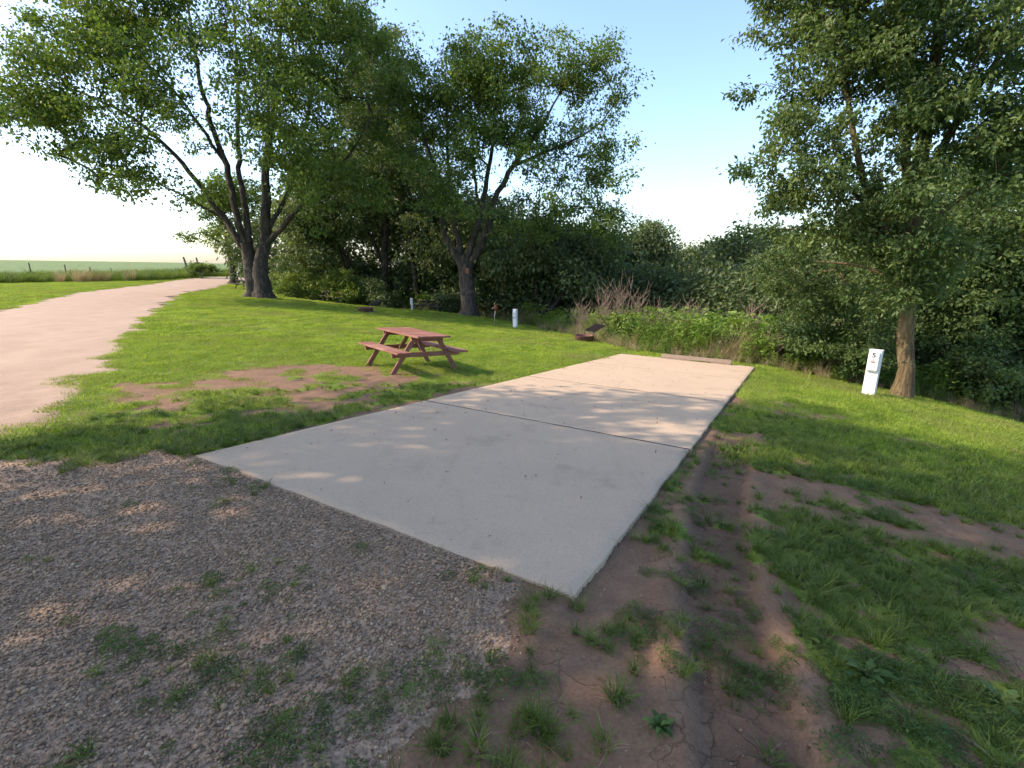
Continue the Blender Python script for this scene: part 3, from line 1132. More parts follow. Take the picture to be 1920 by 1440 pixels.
make_tree('ash_tree', 'tall leafy ash with smooth tan trunk beside the numbered white pedestal', b3, limbs, [
    E_(1560, 160, 9.9, 1.55, 1.6, 1.7), E_(1470, 230, 9.9, .75, 1.0, .9), E_(1475, 345, 10, 1.05, 1.2, .62), E_(1640, 60, 9.8, 1.8, 1.8, 1.4), E_(1840, 70, 9.2, 1.9, 2.2, 1.7), E_(1600, 400, 10, 1.7, 1.8, .95), E_(1745, 400, 9.9, 1.5, 1.8, 1.2),
    E_(1500, 470, 12.4, 1.2, 1.2, 1.0), E_(1540, 550, 12.9, 1.4, 1.2, .8), E_(1650, 525, 12.6, 1.2, 1.0, .95), E_(1890, 270, 9.1, 1.4, 1.6, 1.3), E_(1560, -90, 9.8, 2, 2, 1.6), E_(1760, -130, 9.4, 2.2, 2, 1.6), E_(1640, 260, 9.8, 1.2, 1.5, .8), E_(1760, 210, 9.4, .8, 1.0, .9), E_(1725, 500, 9.7, .75, .6, .62), E_(1690, 575, 9.9, .4, .4, .25), E_(1765, 545, 10, .6, .6, .5), E_(1700, 330, 9.2, .9, .6, .7), E_(1800, 470, 9.7, .9, .8, .7)],
    3, M['leaf_ash'], M['bark_ash'], n_clump=2400, per=42, leaf=.105, spread=.30, gap=.38, gscale=.95, min_r=.004, twig=.005, sides=14, step=.25, aspect=.5)

# tree far along the road
b4 = g3(-27.9, 49)
f4, r4 = flare(b4, .34)
make_tree('roadside_tree', 'lone tree far down the lawn with bent grey trunk near the road', b4, [
    (f4 + [at(436, 505, 48), at(431, 480, 48), at(428, 450, 48), at(420, 400, 48), at(415, 340, 48)], r4 + [.32, .3, .26, .18, .06]),
    LB([(430, 470, 48), (405, 450, 47.6), (380, 435, 47.2)], [.12, .09, .03])], [
    E_(395, 432, 48, 2.3, 2.5, 1.5), E_(372, 450, 47.5, 1.4, 1.6, .9), E_(430, 380, 48, 3.4, 3.2, 2.8), E_(385, 478, 47.5, .5, .7, .4)],
    4, M['leaf_maple'], M['bark_maple'], n_clump=220, per=50, leaf=.26, spread=.85, gap=.4, gscale=.4, min_r=.015)

# trees of the wood that can be told apart
WT = [
    ('tall dark tree rising between the two maples', (-9.9, 37.5), [(700, 150, 38, 4.2, 4.5, 4.6), (745, 110, 38.5, 2.2, 2.5, 3.0), (650, 290, 37, 3.6, 4, 3.6), (725, 95, 38, .9, 1, 2.4)], .26),
    ('shaded tree with leaning black trunk just behind the big maple', (-12.2, 38.5), [(610, 400, 37, 3.4, 3.5, 3.2), (560, 420, 37.5, 3, 3, 2.4), (575, 490, 37, 3.2, 2.5, 1.6)], .2),
    ('dense tree filling the gap beside the open-crowned maple', (-7.2, 37), [(770, 360, 37, 3.4, 3.5, 4.2), (740, 250, 37.5, 3.2, 3, 3.6)], .22),
    ('dark low tree right behind the forked maple trunk', (-4.2, 38), [(850, 450, 37, 3.6, 3.5, 3.0), (905, 430, 37.5, 3, 3, 2.6)], .2),
    ('bushy dark tree under the right limbs of the open-crowned maple', (1.6, 33), [(1000, 480, 33, 3.2, 3, 2.5), (1075, 490, 32.5, 2.8, 3, 2.3), (1110, 470, 33, 2.0, 2.5, 1.7)], .2),
    ('slim treetop poking above the wooded slope', (13.2, 42), [(1190, 480, 42, 2.6, 2.6, 1.5), (1218, 440, 42, 1.0, 1.0, .95), (1240, 462, 42, .9, .9, .5)], .14),
    ('grey-green tree leaning in from the far side of the ash', (17.5, 14.2), [(1890, 420, 14, 1.7, 2, 2.0), (1930, 520, 13.5, 1.5, 1.8, 1.4), (1860, 500, 14.5, 1.5, 1.8, 1.2)], .13),
    ('shaded understorey tree behind the ash trunk', (13.2, 14.0), [(1760, 560, 14.2, 1.5, 1.6, 1.1), (1690, 480, 14.6, 1.8, 1.8, 1.5), (1800, 640, 13.6, 1.3, 1.4, .7)], .1),
]
for i, (lab, (bx, by), els, tr) in enumerate(WT):
    b = g3(bx, by)
    ce = np.array([at(*e[:3]) for e in els])
    f, rr = flare(b, tr)
    top = ce[np.argmax(ce[:, 2])]
    lean = np.array([.5 if i == 1 else .15, -.2, 0])
    mid = b * .5 + top * .5 + lean
    lm = [(f + [b * .75 + top * .25 + lean, mid, top], rr + [tr * .85, tr * .6, tr * .15])]
    for c in ce:
        lm.append(([b * .7 + mid * .3, (b * .4 + c * .6) + [0, 0, .3], c], [tr * .5, tr * .35, tr * .1]))
    near = i >= 6
    make_tree('woodland_tree', lab, b, lm, [E_(*e) for e in els], 20 + i, M['leaf_ash'] if near else M['leaf_wood'], M['bark_wood'], n_clump=420 if near else 300, per=60 if near else 62,
              leaf=.13 if near else .27, spread=.42 if near else .95, gap=.38, gscale=.8 if near else .35, min_r=.01, twig=.006 if near else .012, group='trees at the edge of the wood')

# trees across the road, out of the frame, that shade the foreground
ST = [((-11.6, 2.6), 9.8, 5.7, 'spreading maple across the road that shades the near end of the pad', 51), ((-9.8, -6.4), 9.0, 4.4, 'maple across the road behind the gravel apron', 52)]
for (bx, by), hc, rc, lab, sd in ST:
    b = g3(bx, by)
    f, rr = flare(b, .42)
    c = b + [0, 0, hc]
    lm = [(f + [b + [.1, 0, 3], c], rr + [.36, .12])]
    for k in range(6):
        a = k * 1.05 + .3
        lm.append(([b + [0, 0, 2.6 + .2 * k], b + [math.cos(a) * rc * .45, math.sin(a) * rc * .45, hc * .65], b + [math.cos(a) * rc * .8, math.sin(a) * rc * .8, hc * 1.0]], [.2, .13, .04]))
    make_tree('shade_maple', lab, b, lm, [(*(c + [0, 0, .8]), rc, rc, 4.2), (*(c + [.8, .6, -2.2]), rc * .95, rc, 2.4), (*(c + [0, 0, 3]), rc * .6, rc * .6, 3)], sd, M['leaf_maple'], M['bark_maple'],
              n_clump=700, per=40, leaf=.22, spread=.75, gap=.42, gscale=.40, min_r=.015)

# ---------------------------------------------------------------- the wood as one mass
BL = [(540, 470, 46, 6, 3.5), (640, 420, 46, 6, 6), (720, 330, 47, 6, 7), (800, 420, 46, 6, 6), (880, 470, 45, 6, 5), (960, 480, 44, 5, 4.5), (1040, 500, 42, 5, 4), (1100, 510, 42, 4, 3.4),
      (1150, 500, 46, 4, 2.7), (1215, 510, 48, 4.5, 2.6), (1290, 512, 50, 5, 2.5), (1360, 505, 46, 4.5, 2.7), (1430, 490, 34, 4, 2.3), (1200, 555, 36, 4, 2.2), (1290, 565, 35, 4, 2), (1390, 565, 28, 3.5, 2.1), (1110, 560, 36, 4, 2.4),
      (1480, 545, 22, 3, 2.0), (1570, 540, 19, 2.6, 1.9), (1650, 560, 18, 2.4, 2.0), (1740, 560, 18, 2.5, 2.2), (1830, 560, 17.5, 2.6, 2.4), (1930, 540, 17, 2.8, 2.6), (1700, 440, 19, 2.6, 2.4), (1850, 400, 18, 2.8, 2.4), (1990, 400, 17, 3, 3),
      (1010, 560, 36, 4, 1.8), (920, 560, 37, 4, 1.8), (760, 545, 40, 4, 2.2), (680, 535, 41, 4, 2.4), (1930, 660, 14.6, 1.6, 1.0), (1850, 650, 15, 1.6, 1.0), (600, 530, 42, 4, 2.2), (1730, 665, 14.8, 1.4, .7), (1800, 690, 14.2, 1.3, .6), (1890, 715, 13.6, 1.4, .6), (1960, 735, 13.2, 1.2, .5), (1650, 640, 15.5, 1.5, .8), (1880, 610, 15.5, 1.8, 1.3), (1330, 540, 40, 4, 2.4), (1250, 540, 42, 4, 2.4)]
V_, T_, t_, n0 = [], [], [], 0
rw = np.random.default_rng(5)
for (u, v, d, rr, rz) in BL:
    c = at(u, v, d)
    near = d < 24
    n_cl = int((170 if near else 150) * (rr * rz) ** .5 / 4)
    ls = .20 if near else .34
    sp = .5 if near else 1.0
    dr = unit(rw.normal(size=(n_cl, 3)))
    q = rw.uniform(.35, 1, n_cl) ** .5
    cc = c + dr * np.array([rr, rr * .8, rz]) * q[:, None]
    per = 60
    w = np.repeat(np.arange(n_cl), per)
    off = rw.normal(0, .5, (len(w), 3)) * sp * np.array([1, 1, .6])
    P = cc[w] + off
    A = unit(off / sp + rw.normal(0, .7, off.shape) + [0, 0, -.4])
    Nn = unit(np.array([0, 0, .75]) + rw.normal(0, .5, off.shape))
    Nn = unit(Nn - A * np.sum(A * Nn, 1, keepdims=True))
    L = ls * rw.uniform(.65, 1.3, len(w))
    v_, t2_ = leaf_quads(P, A, Nn, L, L * .6)
    V_.append(v_)
    T_.append(t2_ + n0)
    n0 += len(v_)
    t_.append(np.repeat(np.clip(.38 + rw.normal(0, .08) + rw.normal(0, .17, n_cl)[w] + rw.normal(0, .12, len(w)), 0, 1), 4))
me = np_mesh('woodland', np.concatenate(V_), tris=np.concatenate(T_), mats=[M['leaf_wood']], fattr={'tint': np.concatenate(t_)})
tag(link(bpy.data.objects.new('woodland', me)), 'dense green wood on the slope beyond the lawn', 'woodland', kind='stuff')

# ---------------------------------------------------------------- shrubs at the wood's edge
def shrub(label, base, ells, seed, leaf=.16, n=90, per=55, spread=.42, mat='leaf_shrub', group='shrubs along the wood edge', name='shrub'):
    b = np.asarray(base, float)
    lm = []
    for k, e in enumerate(ells):
        c = np.array(e[:3])
        lm.append(([b + [.05 * k, 0, -.1], b * .5 + c * .5 + [0, 0, .1], c], [.05, .035, .012]))
    make_tree(name, label, b, lm, ells, seed, M[mat], M['bark_wood'], n_clump=n, per=per, leaf=leaf, spread=spread, gap=.3, gscale=1.0, min_r=.006, twig=.006, group=group, part_crown='foliage', part_wood='stem', cat='shrub', step=.3)


def sh_at(u, v, d, rx, rz):
    return E_(u, v, d, rx, rx, rz)


shrub('rounded yellow-green shrub with a pale stake in front', g3(-14.3, 37.2), [sh_at(562, 528, 36.5, 1.3, .95), sh_at(545, 545, 36.3, .9, .6), sh_at(585, 540, 36.5, 1.0, .8)], 31, n=130)
shrub('small light green shrub behind the shaded picnic table', g3(-12.4, 36.4), [sh_at(615, 528, 36, .7, .7), sh_at(612, 548, 36, .8, .5)], 32)
shrub('bright green shrub to the right of the shaded table', g3(-11.3, 36), [sh_at(645, 520, 35.5, 1.0, .7), sh_at(652, 545, 35.3, 1.2, .7), sh_at(672, 530, 35.5, .8, .7)], 33, n=120)
shrub('dull olive shrub left of the white post by the far table', g3(-9.2, 35.2), [sh_at(700, 545, 35, 1.0, .8), sh_at(725, 560, 34.8, .9, .5)], 34, mat='leaf_wood')
shrub('low dark shrub between the far table and the forked maple', g3(-4.6, 34.2), [sh_at(840, 568, 34, .8, .6), sh_at(828, 575, 34, .6, .4)], 35, mat='leaf_wood')
shrub('leafy shrub low on the bank right of the pedestal', g3(12.6, 11.3), [sh_at(1850, 705, 12.2, .8, .45), sh_at(1890, 735, 12, .6, .3)], 36, leaf=.10, n=110, spread=.24, mat='leaf_ash')
shrub('dark shrub behind the numbered pedestal', g3(8.6, 13.0), [sh_at(1580, 660, 12.6, .8, .55), sh_at(1640, 650, 12.4, .7, .6)], 37, leaf=.09, n=120, spread=.24, mat='leaf_ash')
shrub('leafy shrub under the low boughs of the ash', g3(7.6, 14.2), [sh_at(1500, 630, 13.6, .9, .6), sh_at(1550, 610, 13.6, .8, .7)], 38, leaf=.09, n=140, spread=.26, mat='leaf_ash')
shrub('round glossy weed bush in the rank growth beyond the pad', g3(5.2, 19.3), [sh_at(1175, 610, 19.5, .55, .45), sh_at(1160, 622, 19.4, .5, .3)], 39, leaf=.15, n=50, spread=.28)
shrub('upright green bush among dead stalks beyond the wheel stop', g3(7.4, 17.2), [sh_at(1335, 610, 17.6, .6, .55), sh_at(1345, 635, 17.4, .6, .4)], 40, leaf=.13, n=60, spread=.28)
shrub('far scrubby bush beside the two leaning poles', g3(-33.5, 53), [sh_at(383, 500, 53, 1.2, .5), sh_at(365, 503, 53, 1.0, .5)], 41, leaf=.2, n=50, spread=.4)

# ---------------------------------------------------------------- grass
G, WD, DR = M['grass'], M['weed'], M['dry']
lawn_far = [gproto('lawn_patch', [(*blades(330, .27, .028, .058, .011, .9, 2, 100 + k, True), G), (*leafy(30, .28, .04, .03, 150 + k), M['lawn_weed'])]) for k in range(4)]
lawn_mid = [gproto('lawn_tuft', [(*blades(95, .13, .025, .062, .0052, 1.0, 2, 110 + k, True), G), (*leafy(34, .13, .04, .019, 160 + k), M['lawn_weed']), (*blades(6, .12, .02, .05, .004, 1.2, 2, 170 + k, True), DR)]) for k in range(5)]
tuft_near = [gproto('grass_tuft', [(*blades(46, .035, .05, .15, .0046, 1.0, 4, 120 + k), M['coarse']), (*blades(5, .05, .04, .1, .003, 1.4, 3, 180 + k), DR)]) for k in range(4)]
mat_near = [gproto('knotweed', [(*leafy(150, .09, .05, .016, 130 + k), WD), (*leafy(60, .06, .085, .014, 140 + k, tall=True), WD)]) for k in range(3)]

x, y = jgrid(-75, 14, 12, 62, .40)
ok = in_view(x, y, 2) & (field_mask(x, y) < .3) & (road_sd(x, y) < -.05) & (pad_out(x, y) > .2) & (wood_mask(x, y) < .35)
ok &= (rng.uniform(0, 1, len(x)) < sstep(70, 25, y) + .25)
x, y = x[ok], y[ok]
n = len(x)
sc_ = rng.uniform(.85, 1.35, n)
scatter('lawn_grass', 'short mown green lawn grass stretching to the trees', 'grass', np.stack([x, y, ground_z(x, y)], 1), euler(n, .03), np.stack([sc_, sc_, sc_ * rng.uniform(.7, 1.3, n)], 1), rng.integers(0, 4, n), lawn_far)

x, y = jgrid(-16, 15, 3.0, 13, .15)
cv = cover(x, y)
ok = in_view(x, y, 2.5) & (pad_out(x, y) > .05) & (road_sd(x, y) < .12) & (rng.uniform(0.05, .95, len(x)) < cv) & (np.hypot(x, y) > 5.2) & (wood_mask(x, y) < .5)
x, y, cv = x[ok], y[ok], cv[ok]
n = len(x)
sc_ = rng.uniform(.7, 1.25, n) * (.75 + .35 * cv)
right = sstep(1, 3, x)
scatter('worn_turf', 'clumpy worn turf around the concrete pad', 'grass', np.stack([x, y, ground_z(x, y)], 1), euler(n, .06), np.stack([sc_, sc_, sc_ * rng.uniform(.7, 1.35, n) * (1 + .2 * right)], 1), rng.integers(0, 5, n), lawn_mid)

x, y = jgrid(-5.0, 10.0, -.8, 8.2, .062)
cv = cover(x, y)
kn = fbm(x, y, 1.3, 3, 90)
ok = in_view(x, y, 1.7) & (pad_out(x, y) > .03) & (np.hypot(x, y) < 8.2) & (rng.uniform(.12, 1.0, len(x)) < np.maximum(cv, .2 * (x > .9)) * (.95 - .55 * sstep(4.5, 7.5, np.hypot(x, y)))) & (road_sd(x, y) < .25)
ok |= (pad_out(x, y) > .01) & (pad_out(x, y) < .07) & (rng.uniform(0, 1, len(x)) < .16 * (fbm(x, y, 2.2, 2, 91) > .5)) & (np.hypot(x, y) < 7)
x, y, kn = x[ok], y[ok], kn[ok]
n = len(x)
weed = (kn + rng.normal(0, .05, n) > .53) | ((x < .75) & (rng.uniform(0, 1, n) < .85))
sc_ = rng.uniform(.4, .95, n)
scatter('coarse_grass', 'coarse grass tufts and low weeds over bare soil by the pad', 'grass', np.stack([x, y, ground_z(x, y)], 1), euler(n, .12), np.stack([sc_, sc_, sc_ * rng.uniform(.7, 1.1, n)], 1), np.where(weed, 4 + rng.integers(0, 3, n), rng.integers(0, 4, n)), tuft_near + mat_near)

# sparse weeds coming through the gravel apron and the soil in front
x, y = jgrid(-4.0, 1.5, .7, 4.6, .05)
dn = fbm(x, y, 1.5, 3, 95)
ok = (pad_out(x, y) > .02) & (rng.uniform(0, 1, len(x)) < .26 * sstep(.52, .68, dn) * (sstep(-2.6, -1.4, x) + .12)) & (in_view(x, y, .3))
for cx, cy, rr, dd in ((-.15, 1.62, .2, .75), (.1, 1.58, .14, .5), (.62, 1.95, .26, .8), (-.12, 2.32, .25, .55), (-.25, 1.12, .16, .6), (.95, 2.35, .12, .5)):
    ok |= (((x - cx) / rr) ** 2 + ((y - cy) / (rr * .6)) ** 2 < rng.uniform(.2, 1.1, len(x))) & (rng.uniform(0, 1, len(x)) < dd) & (pad_out(x, y) > .02)
x, y = x[ok], y[ok]
n = len(x)
sc_ = rng.uniform(.25, .75, n)
scatter('creeping_weeds', 'low creeping weeds growing through the gravel and soil', 'weeds', np.stack([x, y, np.maximum(ground_z(x, y), road_top(x, y))], 1), euler(n, .15), np.stack([sc_, sc_, sc_], 1), np.where(rng.uniform(0, 1, n) < .8, rng.integers(0, 3, n), 3), mat_near + tuft_near[:1])

# ---------------------------------------------------------------- gravel stones
def pebble(seed, cols):
    r = np.random.default_rng(seed)
    bm = bmesh.new()
    bmesh.ops.create_icosphere(bm, subdivisions=1, radius=.5)
    for v in bm.verts:
        v.co *= 1 + r.normal(0, .09)
        v.co.z *= .55
        v.co.y *= .78
    me = bpy.data.meshes.new('pebble')
    bm.to_mesh(me)
    bm.free()
    me.polygons.foreach_set('use_smooth', [True] * len(me.polygons))
    me.materials.append(cols)
    return proto('pebble', me)


def mat_pebble():
    t = NT('pebble')
    f = t.n('ShaderNodeObjectInfo').outputs['Random']
    c = t.ramp(f, [(0, (.08, .055, .037)), (.2, (.19, .118, .068)), (.45, (.29, .18, .10)), (.65, (.23, .16, .105)), (.85, (.42, .265, .14)), (1, (.48, .38, .26))])
    c = t.mix(.3, c, t.ramp(t.noise(40, 3), [(.3, (.11, .075, .05)), (.7, (.40, .29, .20))]))
    return t.done(c, None, .75)


PM = mat_pebble()
pebs = [pebble(200 + k, PM) for k in range(5)]
x, y = rng.uniform(-6.8, .6, 520000), rng.uniform(-.6, 6.3, 520000)
r_ = road_sd(x, y)
dr_, _ = seg_dist(x, y, ROAD)
dens = sstep(-.15, .25, r_) * sstep(8.0, 2.0, np.hypot(x, y)) * (.10 + .9 * sstep(1.2, 2.4, dr_)) * (.65 + .35 * fbm(x, y, 1.4, 3, 97))
ok = (rng.uniform(0, 1, len(x)) < dens) & (pad_out(x, y) > .02) & in_view(x, y, 1.5)
x, y = x[ok], y[ok]
n = len(x)
sc_ = .007 + .014 * rng.uniform(0, 1, n) ** 2.4 + .014 * (rng.uniform(0, 1, n) > .985)
scatter('gravel', 'loose rounded gravel stones in front of the pad', 'gravel', np.stack([x, y, road_top(x, y) + sc_ * .2], 1), euler(n, .3), np.stack([sc_, sc_, sc_], 1), rng.integers(0, 5, n), pebs)
# grit on the soil and a few bits on the pad
x, y = rng.uniform(-1.2, 5, 16000), rng.uniform(.7, 6, 16000)
ok = (cover(x, y) < .3) & (pad_out(x, y) > .02) & in_view(x, y, .2) & (rng.uniform(0, 1, len(x)) < .35)
x, y = x[ok], y[ok]
n = len(x)
sc_ = .004 + .011 * rng.uniform(0, 1, n) ** 4
scatter('soil_grit', 'grit and crumbs of dry soil on the bare ground', 'grit', np.stack([x, y, ground_z(x, y) + sc_ * .1], 1), euler(n, .4), np.stack([sc_, sc_, sc_], 1), rng.integers(0, 5, n), pebs)

DL = M['dead_leaf']
litp = []
for k in range(3):
    r = np.random.default_rng(300 + k)
    P = r.normal(0, .004, (3, 3)) * [1, 1, .3] + [0, 0, .004]
    A = unit(r.normal(size=(3, 3)) * [1, 1, .25])
    v, t = leaf_quads(P, A, unit(np.array([0, 0, 1]) + r.normal(0, .3, (3, 3))), np.full(3, .035), np.full(3, .018), .2)
    litp.append(gproto('litter_leaf', [(v, t, DL)]))
s_, t_ = rng.uniform(.05, PAD_L - .3, 260), rng.uniform(.05, PAD_W - .05, 260)
s_ = np.where(rng.uniform(0, 1, 260) < .6, s_ * .6, s_)
x = PAD_O[0] + s_ * PAD_D[0] + t_ * PAD_C[0]
y = PAD_O[1] + s_ * PAD_D[1] + t_ * PAD_C[1]
z = -PAD_SLOPE * s_ + .012
x2, y2 = rng.uniform(-4, 4, 500), rng.uniform(.8, 6, 500)
ok = (pad_out(x2, y2) > .05) & in_view(x2, y2, 0)
x, y, z = np.append(x, x2[ok]), np.append(y, y2[ok]), np.append(z, np.maximum(ground_z(x2[ok], y2[ok]), road_top(x2[ok], y2[ok]) * (road_sd(x2[ok], y2[ok]) > .1) - 9 * (road_sd(x2[ok], y2[ok]) <= .1)) + .01)
n = len(x)
sc_ = rng.uniform(.25, .8, n) ** 1.6
scatter('leaf_litter', 'scattered dry brown leaf scraps on concrete and soil', 'litter', np.stack([x, y, z], 1), euler(n, .15), np.stack([sc_, sc_, sc_], 1), rng.integers(0, 3, n), litp)

# ---------------------------------------------------------------- rank growth beyond the lawn
tall_green = [gproto('tall_grass', [(*blades(60, .16, .25, .65, .011, .8, 4, 210 + k), M['coarse']), (*leafy(40, .2, .4, .05, 215 + k, tall=True), M['lawn_weed'])]) for k in range(3)]
leafy_weed = [gproto('leafy_weed', [(*leafy(110, .22, .75, .085, 220 + k, tall=True), M['lawn_weed']), (*leafy(60, .26, .35, .07, 225 + k), M['coarse'])]) for k in range(3)]
tan_weed = [gproto('seeding_grass', [(*blades(45, .16, .35, .8, .009, .6, 4, 230 + k), DR), (*blades(30, .16, .2, .5, .01, .8, 3, 235 + k), M['coarse'])]) for k in range(2)]
dry_tall = [gproto('dry_grass_clump', [(*blades(90, .3, .6, 1.15, .016, .5, 4, 240 + k), DR), (*leafy(50, .3, 1.1, .06, 247 + k, tall=True), DR), (*blades(8, .3, .3, .7, .018, .6, 3, 244 + k), M['coarse'])]) for k in range(3)]

x, y = jgrid(-20, 26, 6, 44, .24)
d_, sd_ = seg_dist(x, y, WOOD_EDGE)
dd_ = d_ * sd_ + (fbm(x, y, .7, 3, 99) - .5) * .9
wide = np.where(y < 24, 6.0, 2.0) * np.where(x > 10.5, .45, 1)
ok = in_view(x, y, 2) & (dd_ > -.05) & (dd_ < wide) & (pad_out(x, y) > .35) & (rng.uniform(0, 1, len(x)) < np.where(y < 24, .95, .7))
x, y, dd_ = x[ok], y[ok], dd_[ok]
n = len(x)
kx = fbm(x, y, .8, 3, 98) + rng.normal(0, .08, n)
idx = np.where(dd_ < .8, rng.integers(0, 3, n), np.where(kx > .53, 3 + rng.integers(0, 3, n), np.where(kx > .44, 6 + rng.integers(0, 2, n), rng.integers(0, 3, n))))
sc_ = rng.uniform(.7, 1.35, n) * (.45 + 1.15 * sstep(0, 1.8, dd_)) * np.where(x > 10.5, .7, 1)
scatter('rank_weeds', 'rank tall grass and weeds along the edge of the lawn', 'weeds', np.stack([x, y, ground_z(x, y)], 1), euler(n, .12), np.stack([sc_, sc_, sc_], 1), idx, tall_green + leafy_weed + tan_weed)

x, y = jgrid(-95, 12, 18, 84, .55)
d_, sd_ = seg_dist(x, y, FENCE)
dd_ = d_ * sd_ + (fbm(x, y, .35, 3, 88) - .5) * 2.2
ok = in_view(x, y, 3) & (dd_ > -5.0) & (dd_ < 3.0) & (road_sd(x, y) < -.8) & (rng.uniform(0, 1, len(x)) < .9)
x, y, dd_ = x[ok], y[ok], dd_[ok]
n = len(x)
sc_ = rng.uniform(1.4, 2.0, n) * np.where(dd_ < -4.2, .75, 1)
idx = np.where((dd_ < -4.0) & (rng.uniform(0, 1, n) < .2), 3 + rng.integers(0, 3, n), rng.integers(0, 3, n))
scatter('tall_dry_grass', 'strip of tall tan seeding grass along the field fence', 'grass', np.stack([x, y, ground_z(x, y)], 1), euler(n, .12), np.stack([sc_, sc_, sc_], 1), idx, dry_tall + tall_green)

# dead branching stalks, each a plant of its own
def dead_stalk(label, u, v, d, h, seed, n=7, w=.5):
    r = np.random.default_rng(seed)
    p = at(u, v, d)
    b = g3(p[0], p[1], -.03)
    root = empty('dead_weed', b)
    tag(root, label, 'dead weed', 'dead weeds beyond the pad')
    for k in range(n):
        mb = MB()
        a, q = r.uniform(0, 6.28), r.uniform(.05, w)
        hh = h * r.uniform(.65, 1.05)
        bx, by = math.cos(a) * q * .5, math.sin(a) * q * .5
        tx, ty = bx + math.cos(a) * q * .5 + r.normal(0, .06), by + math.sin(a) * q * .5 + r.normal(0, .06)
        pts = [(bx, by, 0), (bx * .7 + tx * .3 + r.normal(0, .02), by * .7 + ty * .3, hh * .4), (bx * .3 + tx * .7 + r.normal(0, .03), by * .3 + ty * .7, hh * .75), (tx, ty, hh)]
        mb.tube(pts, [.014, .012, .009, .004], 5)
        for j in range(6):
            t = r.uniform(.3, .95)
            i0 = min(2, int(t * 3))
            f = t * 3 - i0
            s = np.array(pts[i0]) * (1 - f) + np.array(pts[i0 + 1]) * f
            g = r.uniform(0, 6.28)
            L = r.uniform(.12, .32) * h
            mb.tube([s, s + np.array([math.cos(g) * L * .5, math.sin(g) * L * .5, L * .5]), s + np.array([math.cos(g) * L * .7, math.sin(g) * L * .7, L])], [.008, .006, .003], 4)
        mb.build('stalk', M['dead'], root)


for i, (lab, u, v, d, h) in enumerate([
        ('thin dead weed standing alone at the dark wood edge', 1086, 600, 22.5, 1.25), ('tall clump of dead stalks beside a bright weed', 1135, 612, 21, 1.7), ('tallest grey dead weed behind the fire ring', 1160, 605, 21.2, 1.9),
        ('dead stalks in the middle of the weed bank', 1190, 615, 20.5, 1.6), ('bare dead weed right of the round bush', 1220, 640, 18.5, 1.3), ('dead weed straight behind the wheel stop', 1280, 630, 18, 1.3),
        ('rust-tinged dead weed left of the upright bush', 1305, 640, 17.5, 1.2), ('grey antler-like dead weed at the right of the bank', 1405, 640, 16, 1.4), ('dead stalks leaning by the low ash boughs', 1465, 650, 14.5, 1.1)]):
    dead_stalk(lab, u, v, d, h * 1.35, 400 + i, 11, .6)

# broad-leaved weeds in the near soil
def rosette(label, x, y, r0, n, seed, cat='weed', flat=.35):
    r = np.random.default_rng(seed)
    b = g3(x, y)
    root = empty('rosette_weed', b)
    tag(root, label, cat, 'broad-leaved weeds on the near soil')
    for k in range(n):
        a = k * 2.4 + r.normal(0, .2)
        L = r0 * r.uniform(.6, 1.1)
        w = L * .38
        V, Fc = [], []
        m = 7
        for i in range(m + 1):
            t = i / m
            ww = w * .5 * (math.sin(math.pi * min(1, t * .92 + .06)) ** .7) * (1 - .28 * (i % 2))
            zz = flat * L * math.sin(t * 2.3) * .7
            V += [(t * L, -ww, zz + .15 * ww), (t * L, 0, zz), (t * L, ww, zz + .15 * ww)]
        for i in range(m):
            for j in (0, 1):
                q = i * 3 + j
                Fc.append((q, q + 1, q + 4, q + 3))
        mb = MB().add(V, Fc)
        o = mb.build('leaf', M['weed'], root, True)
        o.rotation_euler = (r.normal(0, .15), r.normal(-.1, .15), a)


rosette('grey-green lobed weed alone on bare soil in front of the pad', .55, 1.42, .065, 26, 500, flat=.8)
rosette('flat dandelion rosette in the grass right of the tyre track', 1.55, 1.72, .11, 11, 501)
rosette('small dandelion rosette at the lower right among grass', 2.05, 1.62, .10, 9, 502)
rosette('dandelion-like weed beside a bare soil streak', 1.42, 1.95, .085, 9, 503)

# ---------------------------------------------------------------- picnic tables
def picnic_table(label, x, y, th, mat, fallen=False):
    root = empty('picnic_table')
    tag(root, label, 'picnic table', 'picnic tables on the lawn')
    for k in range(5):
        MB().box((0, (k - 2) * .149, .72), (1.83 + .012 * ((k * 7) % 3 - 1), .14, .038)).build('top_board', mat, root)
    for sd in (-1, 1):
        for k in (0, 1):
            MB().box((.008 * k, sd * (.555 + .15 * k), .42), (1.83, .14, .038)).build('bench_board', mat, root)
    for e in (-1, 1):
        xx = e * .62
        MB().box((xx, 0, .655), (.038, .70, .088)).build('top_cleat', mat, root)
        MB().box((xx, 0, .355), (.038, 1.5, .088)).build('bench_beam', mat, root)
        for sd in (-1, 1):
            MB().bar((xx - e * .041, sd * .72, -.03), (xx - e * .041, sd * .25, .695), .09, .038, up=(1, 0, 0)).build('leg', mat, root)
        MB().bar((xx - e * .085, 0, .33), (e * .16, 0, .69), .088, .038).build('brace', mat, root)
    a = np.array([math.cos(th), math.sin(th)])
    bx, by = np.array([x, y]), None
    n_ = np.array([-a[1], a[0]])
    zs = [land(*(np.array([x, y]) + a * i * .6 + n_ * j * .68)[:, None])[0] for i in (-1, 1) for j in (-1, 1)]
    ta = (zs[2] + zs[3] - zs[0] - zs[1]) / 2 / 1.2
    tb = (zs[1] + zs[3] - zs[0] - zs[2]) / 2 / 1.36
    ax = Vector((a[0], a[1], ta)).normalized()
    ay = Vector((n_[0], n_[1], tb))
    az = ax.cross(ay).normalized()
    ay = az.cross(ax)
    root.matrix_world = Matrix.Translation((x, y, sum(zs) / 4 + .02)) @ Matrix((ax, ay, az)).transposed().to_4x4()
    return root


